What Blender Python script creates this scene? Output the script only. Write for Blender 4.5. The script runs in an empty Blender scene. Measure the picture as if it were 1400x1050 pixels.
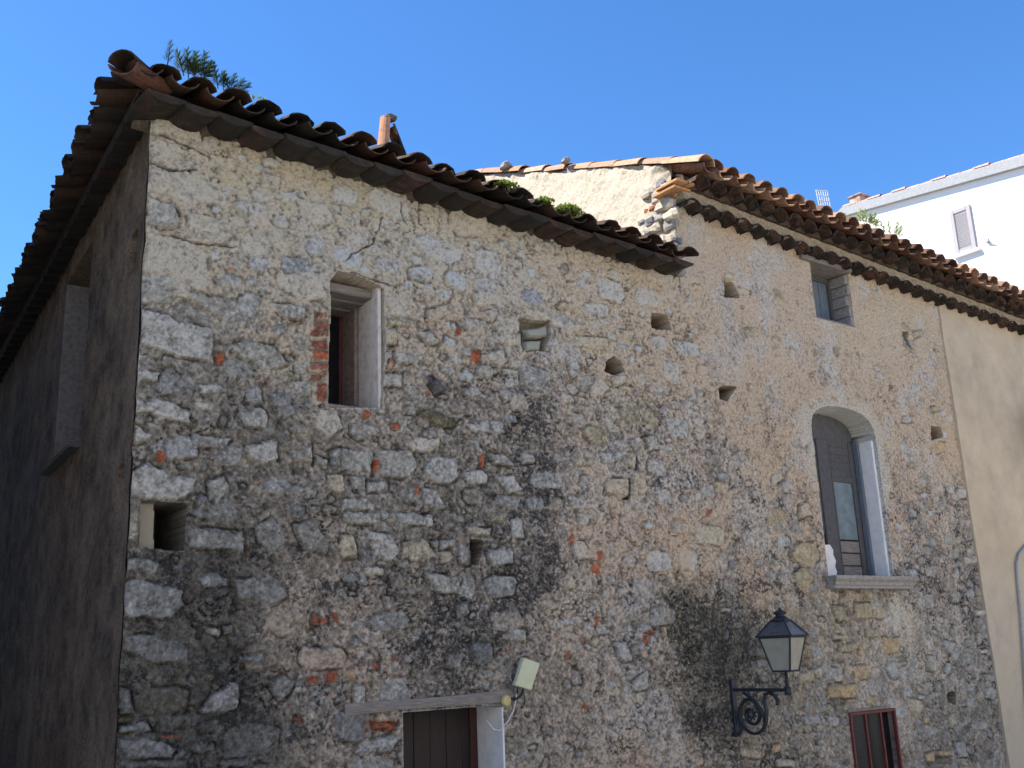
import bpy, math, random
import numpy as np
from mathutils import Vector, Matrix

random.seed(7)
RNG = np.random.RandomState(11)
SC = bpy.context.scene
COL = SC.collection

# ------------------------------------------------------------------ camera
F, CX, CY = 1400.0, 700.0, 525.0                      # focal length and centre in photo pixels
CAM = np.array([0.0, -8.5, 2.6])
_x = np.array([0.80205651, 0.12114395, 0.58483287])   # world axes seen from the camera (right, down, forward)
_y = np.array([-0.59594139, 0.22707092, 0.77025493])
_z = np.array([-0.03948681, -0.9663141, 0.2543184])
RM = np.array([_x, _y, _z])
cd = bpy.data.cameras.new("camera"); cam = bpy.data.objects.new("camera", cd); COL.objects.link(cam)
cd.sensor_width = 36.0; cd.lens = 36.0; cd.clip_start = 0.1; cd.clip_end = 2000
r_, u_, b_ = RM @ [1, 0, 0], RM @ [0, -1, 0], RM @ [0, 0, -1]
cam.matrix_world = Matrix(((r_[0], u_[0], b_[0], CAM[0]), (r_[1], u_[1], b_[1], CAM[1]),
                           (r_[2], u_[2], b_[2], CAM[2]), (0, 0, 0, 1)))
SC.camera = cam

# ------------------------------------------------------------------ sky, sun, exposure
SUN_EL, SUN_AZ = math.radians(50), math.radians(36)    # azimuth measured from -X towards +Y
world = bpy.data.worlds.new("World"); SC.world = world; world.use_nodes = True
wn = world.node_tree.nodes; wl = world.node_tree.links
sky = wn.new("ShaderNodeTexSky"); sky.sky_type = 'NISHITA'; sky.sun_disc = False
sky.sun_elevation = SUN_EL; sky.sun_rotation = -(math.pi / 2 - SUN_AZ)
sky.altitude = 0; sky.air_density = 1.0; sky.dust_density = 0.0; sky.ozone_density = 10.0
hs = wn.new("ShaderNodeHueSaturation"); hs.inputs["Saturation"].default_value = 1.085
wl.new(sky.outputs[0], hs.inputs["Color"]); wl.new(hs.outputs[0], wn["Background"].inputs[0]); wn["Background"].inputs[1].default_value = 0.129
sd = bpy.data.lights.new("sun", 'SUN'); sd.energy = 5.0; sd.angle = math.radians(0.5); sd.color = (1.0, 0.93, 0.82)
sun = bpy.data.objects.new("sun", sd); COL.objects.link(sun)
SUNV = Vector((-math.cos(SUN_EL) * math.cos(SUN_AZ), math.cos(SUN_EL) * math.sin(SUN_AZ), math.sin(SUN_EL)))
sun.rotation_euler = SUNV.to_track_quat('Z', 'Y').to_euler()
vs = SC.view_settings
vs.view_transform = 'Standard'; vs.look = 'None'; vs.gamma = 1.0; vs.exposure = 1.0

# ------------------------------------------------------------------ real-place coordinates of what the photo shows
def ray(u, v): return RM @ np.array([u - CX, v - CY, F])
def on_y(u, v, y=0.0):
    d = ray(u, v); return CAM + d * ((y - CAM[1]) / d[1])
def on_x(u, v, x):
    d = ray(u, v); return CAM + d * ((x - CAM[0]) / d[0])
def project(P):
    c = (P - CAM) @ RM
    return CX + F * c[..., 0] / c[..., 2], CY + F * c[..., 1] / c[..., 2]
TILES = {1: (0, 0), 2: (466, 0), 3: (930, 150), 4: (0, 350), 5: (466, 350), 6: (930, 450), 7: (0, 700), 8: (466, 700), 9: (930, 700)}
TS = 470 / 1400.0
def tpx(t, x, y): return TILES[t][0] + x * TS, TILES[t][1] + y * TS
def tw(t, x, y):
    p = on_y(*tpx(t, x, y)); return (p[0], p[2])
def pw(u, v):
    p = on_y(u, v); return (p[0], p[2])

# ------------------------------------------------------------------ numpy noise
def _hash(ix, iy, seed):
    h = (ix.astype(np.int64) * 374761393 + iy.astype(np.int64) * 668265263 + seed * 974634777) & 0xffffffff
    h = ((h ^ (h >> 13)) * 1274126177) & 0xffffffff
    h = h ^ (h >> 16)
    return (h & 0xffffff) / float(0xffffff)
def vnoise(x, y, seed):
    ix, iy = np.floor(x), np.floor(y); fx, fy = x - ix, y - iy
    fx = fx * fx * (3 - 2 * fx); fy = fy * fy * (3 - 2 * fy)
    a = _hash(ix, iy, seed); b = _hash(ix + 1, iy, seed); c = _hash(ix, iy + 1, seed); d = _hash(ix + 1, iy + 1, seed)
    return (a * (1 - fx) + b * fx) * (1 - fy) + (c * (1 - fx) + d * fx) * fy
def fbm(x, y, freq, octv, seed, gain=0.5):
    s = 0; a = 1.0; t = 0
    for o in range(octv):
        s = s + a * vnoise(x * freq + 17.3 * o, y * freq - 9.1 * o, seed + o); t += a; a *= gain; freq *= 2.03
    return s / t * 2 - 1
def sstep(a, b, x):
    t = np.clip((x - a) / (b - a), 0, 1); return t * t * (3 - 2 * t)
def lin(c):
    c = np.asarray(c, float) / 255.0
    return np.where(c <= 0.04045, c / 12.92, ((c + 0.055) / 1.055) ** 2.4)
GAIN = np.array([1.60, 1.64, 1.63])
KA = np.array([1.52, 1.48, 1.40])                                              # albedo = seen colour * KA

# ------------------------------------------------------------------ object helpers
def link(o, parent=None):
    COL.objects.link(o)
    if parent is not None: o.parent = parent
    return o
def tag(o, label=None, cat=None, group=None, kind=None):
    if label: o["label"] = label
    if cat: o["category"] = cat
    if group: o["group"] = group
    if kind: o["kind"] = kind
    return o
def thing(name, label, cat, loc=(0, 0, 0), group=None):
    o = link(bpy.data.objects.new(name, None)); o.location = loc; o.empty_display_size = 0.2
    return tag(o, label, cat, group)

class MB:
    """collects shapes and links them as one mesh object"""
    def __init__(s): s.v = []; s.f = []; s.c = []
    def add(s, verts, faces, col=None):
        n = len(s.v); s.v += [tuple(p) for p in verts]; s.f += [tuple(i + n for i in f) for f in faces]
        s.c += [col] * len(verts)
    def box(s, lo, hi, M=None, bev=0.0, col=None):
        x0, y0, z0 = lo; x1, y1, z1 = hi
        if bev <= 0:
            P = [(x0, y0, z0), (x1, y0, z0), (x1, y1, z0), (x0, y1, z0), (x0, y0, z1), (x1, y0, z1), (x1, y1, z1), (x0, y1, z1)]
            Fc = [(3, 2, 1, 0), (4, 5, 6, 7), (0, 1, 5, 4), (1, 2, 6, 5), (2, 3, 7, 6), (3, 0, 4, 7)]
        else:
            b = min(bev, (x1 - x0) / 2.01, (y1 - y0) / 2.01, (z1 - z0) / 2.01)
            P = []; 
            for zz, k in ((z0, b), (z0 + b, 0), (z1 - b, 0), (z1, b)):
                X0, X1, Y0, Y1 = x0 + k, x1 - k, y0 + k, y1 - k
                P += [(X0 + b, Y0, zz), (X1 - b, Y0, zz), (X1, Y0 + b, zz), (X1, Y1 - b, zz), (X1 - b, Y1, zz), (X0 + b, Y1, zz), (X0, Y1 - b, zz), (X0, Y0 + b, zz)]
            Fc = [tuple(range(7, -1, -1)), tuple(range(24, 32))]
            for L in range(3):
                for i in range(8):
                    j = (i + 1) % 8; Fc.append((L * 8 + i, L * 8 + j, L * 8 + 8 + j, L * 8 + 8 + i))
        if M is not None: P = [M @ Vector(p) for p in P]
        s.add(P, Fc, col)
    def tube(s, pts, r, seg=8, col=None, cap=True):
        pts = [Vector(p) for p in pts]; n = len(pts)
        rs = r if isinstance(r, (list, tuple)) else [r] * n
        V = []; up = None
        for i, p in enumerate(pts):
            t = (pts[min(i + 1, n - 1)] - pts[max(i - 1, 0)]).normalized()
            if up is None:
                up = Vector((0, 0, 1)) if abs(t.z) < .9 else Vector((1, 0, 0))
            a = t.cross(up).normalized(); up = a.cross(t).normalized()
            for k in range(seg):
                w = 2 * math.pi * k / seg
                V.append(p + a * math.cos(w) * rs[i] + up * math.sin(w) * rs[i])
        Fc = [(i * seg + k, i * seg + (k + 1) % seg, (i + 1) * seg + (k + 1) % seg, (i + 1) * seg + k) for i in range(n - 1) for k in range(seg)]
        if cap: Fc += [tuple(range(seg - 1, -1, -1)), tuple(range((n - 1) * seg, n * seg))]
        s.add(V, Fc, col)
    def lathe(s, prof, c, seg=16, rot=0.0, col=None):
        V = []; 
        for (r, z) in prof:
            for k in range(seg):
                w = rot + 2 * math.pi * k / seg; V.append((c[0] + r * math.cos(w), c[1] + r * math.sin(w), c[2] + z))
        n = len(prof)
        Fc = [(i * seg + k, i * seg + (k + 1) % seg, (i + 1) * seg + (k + 1) % seg, (i + 1) * seg + k) for i in range(n - 1) for k in range(seg)]
        Fc += [tuple(range(seg - 1, -1, -1)), tuple(range((n - 1) * seg, n * seg))]
        s.add(V, Fc, col)
    def build(s, name, mat, parent=None, smooth=False):
        me = bpy.data.meshes.new(name); me.from_pydata(s.v, [], s.f); me.update()
        if any(c is not None for c in s.c):
            at = me.color_attributes.new("Col", 'FLOAT_COLOR', 'POINT')
            arr = np.ones((len(s.v), 4), np.float32)
            for i, c in enumerate(s.c):
                if c is not None: arr[i, :3] = c
            at.data.foreach_set("color", arr.ravel())
        if smooth: me.polygons.foreach_set("use_smooth", [True] * len(me.polygons))
        if mat: me.materials.append(mat)
        return link(bpy.data.objects.new(name, me), parent)

# ------------------------------------------------------------------ materials
def newmat(name):
    m = bpy.data.materials.new(name); m.use_nodes = True
    return m, m.node_tree.nodes, m.node_tree.links, m.node_tree.nodes["Principled BSDF"]
def nz(n, l, scale, det=4, rough=.6, vec=None, dist=0.0):
    t = n.new("ShaderNodeTexNoise"); t.inputs["Scale"].default_value = scale; t.inputs["Detail"].default_value = det
    t.inputs["Roughness"].default_value = rough; t.inputs["Distortion"].default_value = dist
    if vec: l.new(vec, t.inputs["Vector"])
    return t.outputs[0]
def ramp(n, l, fac, stops):
    r = n.new("ShaderNodeValToRGB"); e = r.color_ramp.elements
    while len(e) < len(stops): e.new(0.5)
    for k, (p, c) in enumerate(stops):
        e[k].position = p; e[k].color = (c, c, c, 1) if isinstance(c, (int, float)) else (*c, 1)
    l.new(fac, r.inputs[0]); return r.outputs[0]
def mth(n, l, op, a, b=None, clamp=False):
    m = n.new("ShaderNodeMath"); m.operation = op; m.use_clamp = clamp
    for i, x in enumerate((a, b)):
        if x is None: continue
        if isinstance(x, (int, float)): m.inputs[i].default_value = x
        else: l.new(x, m.inputs[i])
    return m.outputs[0]
def mix(n, l, fac, a, b, mode='MIX'):
    m = n.new("ShaderNodeMix"); m.data_type = 'RGBA'; m.blend_type = mode; m.clamp_result = True
    for s, x in ((m.inputs[0], fac), (m.inputs[6], a), (m.inputs[7], b)):
        if isinstance(x, (int, float)): s.default_value = x
        elif isinstance(x, tuple): s.default_value = (*x, 1)
        else: l.new(x, s)
    return m.outputs[2]
def bump(n, l, h, strength, dist, bsdf):
    b = n.new("ShaderNodeBump"); b.inputs["Strength"].default_value = strength; b.inputs["Distance"].default_value = dist
    l.new(h, b.inputs["Height"]); l.new(b.outputs[0], bsdf.inputs["Normal"])
def objco(n): return n.new("ShaderNodeTexCoord").outputs["Object"]

def mat_wall():
    m, n, l, b = newmat("rubble_wall"); co = objco(n)
    at = n.new("ShaderNodeAttribute"); at.attribute_name = "Col"
    ax = n.new("ShaderNodeAttribute"); ax.attribute_name = "Aux"      # r stone, g lichen, b smooth
    sp = n.new("ShaderNodeSeparateColor"); l.new(ax.outputs["Color"], sp.inputs[0])
    stone, dirt = sp.outputs[0], sp.outputs[1]
    s1 = nz(n, l, 26, 9, .90, co)
    g1 = ramp(n, l, s1, [(.40, .14), (.465, .66), (.52, 1.05), (.60, 1.62)])
    g1 = mix(n, l, sp.outputs[2], (1, 1, 1), g1)
    g2 = ramp(n, l, nz(n, l, 36, 9, .90, co), [(.40, .42), (.475, .88), (.54, 1.12), (.60, 2.0)])
    g2 = mix(n, l, mth(n, l, 'ADD', sp.outputs[2], .15, True), (1, 1, 1), g2)
    g = mix(n, l, stone, g1, g2)
    c = mix(n, l, 1.0, at.outputs["Color"], g, 'MULTIPLY')
    # ochre / grey tint drift
    c = mix(n, l, mth(n, l, 'MULTIPLY', ramp(n, l, nz(n, l, 14, 4, .6, co), [(.45, 0.0), (.7, 1.0)]), .18), c, (.36, .30, .20))
    # lichen specks
    ln = nz(n, l, 24, 9, .80, co)
    lt = mth(n, l, 'SUBTRACT', .74, mth(n, l, 'MULTIPLY', dirt, .30))
    lf = mth(n, l, 'MULTIPLY', mth(n, l, 'SUBTRACT', ln, lt), 15.0, True)
    lf = mth(n, l, 'MULTIPLY', lf, mth(n, l, 'SUBTRACT', .88, mth(n, l, 'MULTIPLY', stone, .40)))
    c = mix(n, l, lf, c, (.035, .036, .038))
    # pale grains
    pf = ramp(n, l, nz(n, l, 105, 3, .6, co), [(.63, 0.0), (.70, .6)])
    c = mix(n, l, pf, c, (.52, .50, .47))
    l.new(c, b.inputs["Base Color"]); b.inputs["Roughness"].default_value = .95; b.inputs["Specular IOR Level"].default_value = .15
    hh = mth(n, l, 'ADD', mth(n, l, 'MULTIPLY', s1, 1.4), mth(n, l, 'MULTIPLY', ln, .6))
    bump(n, l, hh, 1.0, .022, b)
    return m
def mat_col(name, rough=.85, ns=40, lo=.6, hi=1.35, bs=.5, bd=.006, spec=.2, moss=None, mossamt=.0, stretch=None):
    """vertex coloured material with fine mottling"""
    m, n, l, b = newmat(name); co = objco(n)
    if stretch:
        mp = n.new("ShaderNodeMapping"); mp.inputs["Scale"].default_value = stretch; l.new(co, mp.inputs[0]); co2 = mp.outputs[0]
    else: co2 = co
    at = n.new("ShaderNodeAttribute"); at.attribute_name = "Col"
    x = nz(n, l, ns, 6, .7, co2)
    c = mix(n, l, 1.0, at.outputs["Color"], ramp(n, l, x, [(.28, lo), (.5, 1.0), (.75, hi)]), 'MULTIPLY')
    if moss:
        k = ramp(n, l, nz(n, l, 9, 7, .75, co), [(.62 - mossamt, 0.0), (.75 - mossamt, .92)])
        c = mix(n, l, k, c, moss)
    l.new(c, b.inputs["Base Color"]); b.inputs["Roughness"].default_value = rough; b.inputs["Specular IOR Level"].default_value = spec
    bump(n, l, x, bs, bd, b); return m
def mat_plain(name, col, rough=.8, ns=30, lo=.8, hi=1.2, bs=.2, bd=.004, spec=.3, metal=0.0, stretch=None):
    m, n, l, b = newmat(name); co = objco(n)
    if stretch:
        mp = n.new("ShaderNodeMapping"); mp.inputs["Scale"].default_value = stretch; l.new(co, mp.inputs[0]); co = mp.outputs[0]
    x = nz(n, l, ns, 5, .65, co)
    c = mix(n, l, 1.0, tuple(col), ramp(n, l, x, [(.3, lo), (.5, 1.0), (.72, hi)]), 'MULTIPLY')
    l.new(c, b.inputs["Base Color"]); b.inputs["Roughness"].default_value = rough; b.inputs["Specular IOR Level"].default_value = spec
    b.inputs["Metallic"].default_value = metal
    bump(n, l, x, bs, bd, b); return m
M = {}
M['wall'] = mat_wall()
M['plain'] = mat_col("smooth_render", ns=3.2, lo=.86, hi=1.10, bs=.25, bd=.01)
M['side'] = mat_col("dark_old_render", ns=22, lo=.5, hi=1.5, bs=.8, bd=.012)
M['tile'] = mat_col("old_clay_tile", rough=.8, ns=26, lo=.55, hi=1.3, bs=.5, bd=.005, moss=(.030, .028, .022), mossamt=.10)
M['tile_dark'] = mat_col("blackened_clay_tile", rough=.85, ns=26, lo=.5, hi=1.4, bs=.5, bd=.005, moss=(.022, .022, .018), mossamt=.20)
M['mortar'] = mat_plain("mortar", (.36, .31, .24), .95, 45, .55, 1.35, .9, .012, .1)
M['wood_grey'] = mat_plain("weathered_wood", (.20, .18, .165), .85, 14, .55, 1.5, .6, .006, .2, stretch=(.6, 6, 10))
M['wood_v'] = mat_plain("weathered_upright_wood", (.088, .088, .094), .8, 14, .5, 1.5, .5, .005, .2, stretch=(8, 8, .7))
M['wood_blue'] = mat_plain("blue_grey_wood", (.13, .16, .19), .75, 12, .6, 1.4, .4, .005, .25, stretch=(8, 8, .7))
M['door_brown'] = mat_plain("dark_brown_boards", (.026, .018, .018), .6, 10, .6, 1.5, .3, .004, .3, stretch=(9, 9, .6))
M['red_frame'] = mat_plain("dark_red_paint", (.13, .035, .03), .6, 30, .6, 1.4, .3, .003, .3)
M['red_dark'] = mat_plain("sooty_red_paint", (.055, .020, .018), .6, 30, .6, 1.4, .3, .003, .3)
M['white_plaster'] = mat_plain("white_plaster", (.72, .71, .69), .9, 9, .86, 1.08, .3, .006, .2)
M['grey_plaster'] = mat_plain("grey_jamb_plaster", (.40, .37, .34), .92, 20, .65, 1.25, .6, .008, .15)
M['stone_trim'] = mat_plain("grey_stone_trim", (.27, .26, .245), .85, 28, .6, 1.35, .6, .006, .2)
M['iron'] = mat_plain("dark_blue_iron", (.018, .022, .030), .55, 30, .7, 1.5, .25, .003, .4)
M['cream'] = mat_plain("cream_plastic", (.50, .53, .36), .5, 12, .92, 1.06, .05, .002, .35)
M['ceramic'] = mat_plain("yellowed_ceramic", (.48, .41, .18), .5, 30, .7, 1.2, .2, .003, .4)
M['black'] = mat_plain("black_rubber", (.02, .02, .02), .6)
M['white_cable'] = mat_plain("white_cable", (.62, .62, .60), .5)
M['white_wall'] = mat_plain("white_house_paint", (.80, .79, .77), .9, 2, .97, 1.02, .1, .004, .2)
M['grey_trim'] = mat_plain("pale_grey_trim", (.34, .35, .36), .8, 14, .85, 1.15, .2, .004, .2)
M['shutter'] = mat_plain("lilac_grey_shutter", (.40, .37, .38), .7, 20, .9, 1.1, .1, .003, .3)
M['white_wire'] = mat_plain("white_wire", (.75, .75, .74), .5)
M['rock'] = mat_plain("loose_rock", (.33, .30, .26), .95, 18, .5, 1.3, .9, .02, .1)
M['ground'] = mat_plain("paved_ground", (.47, .425, .36), .95, 6, .8, 1.15, .6, .02, .15)
M['stucco'] = mat_plain("alley_stucco", (.20, .175, .15), .95, 5, .7, 1.25, .6, .02, .1)
def mat_pane(name, col, rough=.12):
    m, n, l, b = newmat(name); co = objco(n)
    x = nz(n, l, 7, 4, .6, co)
    l.new(mix(n, l, 1.0, tuple(col), ramp(n, l, x, [(.3, .7), (.7, 1.3)]), 'MULTIPLY'), b.inputs["Base Color"])
    b.inputs["Roughness"].default_value = rough; b.inputs["Specular IOR Level"].default_value = .2
    bump(n, l, nz(n, l, 4, 2, .5, co), .08, .02, b); return m
M['pane_dark'] = mat_pane("dark_window_glass", (.010, .010, .013), .35)
M['pane_blue'] = mat_pane("dusty_blue_glass", (.15, .20, .225), .4)
def mat_frost():
    m, n, l, b = newmat("frosted_lantern_glass"); co = objco(n)
    x = nz(n, l, 12, 4, .6, co)
    l.new(mix(n, l, 1.0, (.43, .42, .35), ramp(n, l, x, [(.3, .85), (.7, 1.1)]), 'MULTIPLY'), b.inputs["Base Color"])
    b.inputs["Roughness"].default_value = .45; b.inputs["Transmission Weight"].default_value = .35; b.inputs["IOR"].default_value = 1.2
    return m
M['frost'] = mat_frost()
def mat_leaf(name, col):
    m, n, l, b = newmat(name); co = objco(n)
    x = nz(n, l, 18, 3, .6, co)
    l.new(mix(n, l, 1.0, tuple(col), ramp(n, l, x, [(.3, .6), (.7, 1.5)]), 'MULTIPLY'), b.inputs["Base Color"])
    b.inputs["Roughness"].default_value = .6
    tr = n.new("ShaderNodeBsdfTranslucent"); tr.inputs[0].default_value = (*[min(1, c * 1.6) for c in col], 1)
    mx = n.new("ShaderNodeMixShader"); mx.inputs[0].default_value = .4; l.new(b.outputs[0], mx.inputs[1]); l.new(tr.outputs[0], mx.inputs[2]); l.new(mx.outputs[0], n["Material Output"].inputs[0])
    return m
M['needle'] = mat_leaf("needle_green", (.045, .075, .022)); M['leaf'] = mat_leaf("bright_moss_green", (.12, .17, .025)); M['weed'] = mat_leaf("weed_green", (.30, .36, .12))
M['straw'] = mat_leaf("dry_stem", (.20, .16, .09))

# ------------------------------------------------------------------ ground
g = MB(); N = 41
gx = [-60 + 3.5 * i for i in range(N)]; gy = [-70 + 3.5 * i for i in range(N)]
def ground_z(y): return float(1.0 * sstep(-3.2, -7.5, np.array(y)))
gys = sorted(set([-400, -150, -70, -40, -20, -12, -9, -8, -7.5] + [-7.5 + .35 * i for i in range(14)] + [-2, 0, 5, 20, 70, 160, 400]))
gxs = [-400, -150, -60, -30, -15, -8, -4, 0, 4, 8, 12, 16, 20, 30, 60, 150, 400]
V = [(x, y, ground_z(y)) for y in gys for x in gxs]; W = len(gxs)
g.add(V, [(j * W + i, j * W + i + 1, (j + 1) * W + i + 1, (j + 1) * W + i) for j in range(len(gys) - 1) for i in range(W - 1)])
tag(g.build("ground", M['ground'], smooth=True), kind="structure")

# ------------------------------------------------------------------ facade fields
# colour control points, photo pixel -> sRGB of mortar / render with some light and shade mixed in, lichen amount, stone density, stone size (m)
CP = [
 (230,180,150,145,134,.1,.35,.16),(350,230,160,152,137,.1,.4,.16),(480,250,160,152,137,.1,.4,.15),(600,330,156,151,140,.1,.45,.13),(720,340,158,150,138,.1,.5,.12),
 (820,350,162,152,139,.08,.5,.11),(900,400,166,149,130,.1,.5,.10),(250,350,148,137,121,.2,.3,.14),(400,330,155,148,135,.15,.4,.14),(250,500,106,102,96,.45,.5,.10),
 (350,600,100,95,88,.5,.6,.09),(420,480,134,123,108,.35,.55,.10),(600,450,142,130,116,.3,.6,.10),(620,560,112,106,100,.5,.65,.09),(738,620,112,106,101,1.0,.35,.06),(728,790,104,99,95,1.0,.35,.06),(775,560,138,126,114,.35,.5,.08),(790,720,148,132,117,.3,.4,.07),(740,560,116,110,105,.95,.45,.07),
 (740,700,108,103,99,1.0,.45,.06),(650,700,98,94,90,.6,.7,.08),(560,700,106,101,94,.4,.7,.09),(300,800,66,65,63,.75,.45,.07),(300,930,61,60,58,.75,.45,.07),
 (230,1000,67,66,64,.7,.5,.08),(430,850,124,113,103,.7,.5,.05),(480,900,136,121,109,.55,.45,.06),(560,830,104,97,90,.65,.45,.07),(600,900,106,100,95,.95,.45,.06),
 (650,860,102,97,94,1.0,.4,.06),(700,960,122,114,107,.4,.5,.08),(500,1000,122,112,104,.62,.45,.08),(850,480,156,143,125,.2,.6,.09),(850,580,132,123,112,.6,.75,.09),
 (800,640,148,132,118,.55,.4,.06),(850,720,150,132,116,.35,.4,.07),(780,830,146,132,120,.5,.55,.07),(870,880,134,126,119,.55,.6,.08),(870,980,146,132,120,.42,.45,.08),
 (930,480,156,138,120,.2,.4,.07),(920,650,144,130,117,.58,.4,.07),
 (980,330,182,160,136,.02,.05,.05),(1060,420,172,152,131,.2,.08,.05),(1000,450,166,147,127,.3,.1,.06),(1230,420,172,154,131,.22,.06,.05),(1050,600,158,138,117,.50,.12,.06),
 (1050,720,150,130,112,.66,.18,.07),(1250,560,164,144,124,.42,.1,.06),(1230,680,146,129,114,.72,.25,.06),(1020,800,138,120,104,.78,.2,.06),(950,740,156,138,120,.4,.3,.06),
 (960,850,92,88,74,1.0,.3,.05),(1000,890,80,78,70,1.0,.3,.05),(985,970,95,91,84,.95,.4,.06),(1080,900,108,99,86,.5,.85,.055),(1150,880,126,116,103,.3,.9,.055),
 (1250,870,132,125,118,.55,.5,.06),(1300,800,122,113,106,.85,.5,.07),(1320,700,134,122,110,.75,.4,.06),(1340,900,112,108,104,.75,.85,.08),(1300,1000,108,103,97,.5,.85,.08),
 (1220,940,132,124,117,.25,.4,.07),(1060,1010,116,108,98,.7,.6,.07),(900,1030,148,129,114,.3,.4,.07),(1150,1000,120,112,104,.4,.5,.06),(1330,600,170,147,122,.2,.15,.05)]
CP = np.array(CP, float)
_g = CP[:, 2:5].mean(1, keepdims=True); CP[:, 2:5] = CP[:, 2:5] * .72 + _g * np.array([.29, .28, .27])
STONE = {'G': (118, 119, 118), 'g': (98, 100, 102), 'L': (150, 146, 137), 'W': (142, 143, 143), 'w': (126, 129, 132), 'T': (142, 134, 118), 'Y': (126, 117, 94), 'y': (113, 109, 92),
         'O': (146, 126, 94), 'B': (120, 66, 46), 'b': (98, 60, 48), 'D': (78, 76, 60), 'K': (60, 60, 64), 'c': (150, 146, 138)}
# the stones one can tell apart: tile of the photo, colour, outline
ST = []
def S(t, c, *pts): ST.append((t, c, pts))
def BX(t, c, *rects):
    for (x0, y0, x1, y1) in rects: ST.append((t, c, ((x0, y0), (x1, y0), (x1, y1), (x0, y1))))
S(1,'L',(625,470),(830,510),(825,570),(630,540)); S(1,'L',(620,560),(700,580),(770,620),(740,665),(620,655)); S(1,'L',(850,630),(970,650),(960,700),(860,680))
S(1,'L',(605,685),(800,700),(900,790),(890,825),(760,835),(610,780)); S(1,'G',(600,800),(700,830),(730,880),(720,930),(600,920)); S(1,'L',(770,860),(930,890),(950,960),(900,1000),(800,980),(760,920))
S(1,'G',(960,815),(1090,830),(1100,890),(1000,890),(950,850)); S(1,'L',(985,950),(1090,960),(1120,1040),(1000,1043),(975,1000)); S(1,'L',(1070,700),(1140,720),(1135,780),(1070,760))
S(1,'L',(1210,810),(1330,830),(1370,900),(1290,920),(1225,880)); S(1,'T',(1155,655),(1280,660),(1270,740),(1160,760),(1150,700)); S(1,'L',(590,945),(760,975),(850,1035),(845,1055),(840,1225),(770,1225),(585,1195))
S(1,'T',(890,575),(950,580),(940,612),(890,600)); S(1,'T',(990,595),(1080,622),(1050,650),(990,620))
S(4,'G',(575,72),(700,85),(710,190),(680,205),(575,190)); S(4,'G',(780,145),(980,185),(985,265),(920,275),(780,180)); S(4,'L',(1130,70),(1290,70),(1340,180),(1230,180),(1130,120))
S(4,'W',(565,215),(680,240),(720,265),(860,290),(870,340),(850,430),(720,410),(560,360)); S(4,'G',(915,375),(1000,340),(1120,365),(1180,440),(1100,470),(1010,430))
S(4,'W',(550,460),(655,475),(640,515),(550,515)); S(4,'W',(810,525),(880,515),(925,545),(880,570),(820,555)); S(4,'W',(545,575),(700,595),(775,640),(770,690),(660,660),(545,630))
S(4,'L',(780,590),(870,600),(870,630),(830,630)); S(4,'W',(540,680),(630,730),(600,760),(545,770)); S(4,'W',(990,755),(1130,755),(1130,830),(1080,850),(1010,820))
S(4,'G',(960,640),(1060,610),(1090,650),(1080,710),(1000,700)); S(4,'g',(1120,610),(1200,610),(1210,640),(1150,680),(1120,650)); S(4,'W',(525,880),(600,845),(700,890),(800,910),(790,970),(720,1005),(530,980))
S(4,'G',(840,920),(910,890),(935,940),(880,1010),(850,1000)); S(4,'L',(1290,610),(1370,630),(1390,700),(1350,745),(1290,700)); S(4,'G',(1180,790),(1270,760),(1270,850),(1190,830))
S(4,'G',(1275,805),(1335,830),(1330,870),(1275,855)); S(4,'G',(1345,790),(1397,780),(1400,890),(1350,870)); S(4,'G',(780,720),(940,740),(900,790),(790,780)); S(4,'g',(1100,290),(1160,270),(1180,310),(1130,330))
S(4,'G',(1200,440),(1250,440),(1248,490),(1200,480)); S(4,'G',(1200,540),(1260,510),(1265,570),(1210,580)); S(4,'T',(1330,890),(1390,890),(1400,960),(1340,960)); S(4,'G',(1085,180),(1240,210),(1235,265),(1150,250))
BX(4,'b',(1285,230,1341,262),(1282,267,1340,300),(1262,296,1340,334),(1260,342,1334,382),(1255,434,1337,465),(1257,470,1328,506)); BX(4,'B',(1270,384,1338,428),(880,395,910,435),(636,800,664,838)); BX(4,'b',(1290,514,1330,598))
S(5,'L',(180,170),(270,180),(285,245),(200,250)); S(5,'T',(350,220),(450,190),(460,230),(400,270),(345,260)); S(5,'y',(170,255),(280,265),(280,295),(170,285)); S(5,'T',(175,300),(220,295),(230,360),(180,365))
S(5,'G',(300,310),(360,300),(410,360),(350,360)); S(5,'G',(215,390),(340,400),(330,440),(230,440)); S(5,'G',(160,470),(250,480),(250,540),(170,530)); S(5,'K',(340,490),(370,478),(445,550),(390,568))
S(5,'D',(310,640),(350,625),(465,675),(460,700),(380,690)); S(5,'G',(490,540),(550,530),(585,570),(510,580)); S(5,'G',(645,545),(690,540),(690,580),(665,605)); S(5,'W',(510,690),(600,670),(610,720),(530,715))
S(5,'G',(590,800),(660,810),(715,860),(620,850)); S(5,'W',(500,880),(560,865),(600,880),(595,930),(500,920)); S(5,'W',(630,900),(700,895),(740,950),(680,965)); S(5,'w',(370,820),(465,820),(480,900),(440,935),(360,920),(330,860))
S(5,'w',(320,950),(390,950),(430,1030),(390,1040),(340,1010)); S(5,'G',(135,790),(280,790),(310,860),(270,910),(170,900),(135,850)); S(5,'G',(0,780),(128,800),(128,890),(0,870)); S(5,'G',(40,680),(130,690),(150,730),(70,750),(40,720))
S(5,'c',(280,740),(400,740),(400,790),(320,800),(280,770)); S(5,'G',(100,915),(190,920),(190,960),(110,965)); S(5,'G',(30,900),(97,900),(97,950),(50,960)); S(5,'G',(0,990),(100,980),(150,1043),(0,1043))
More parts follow.
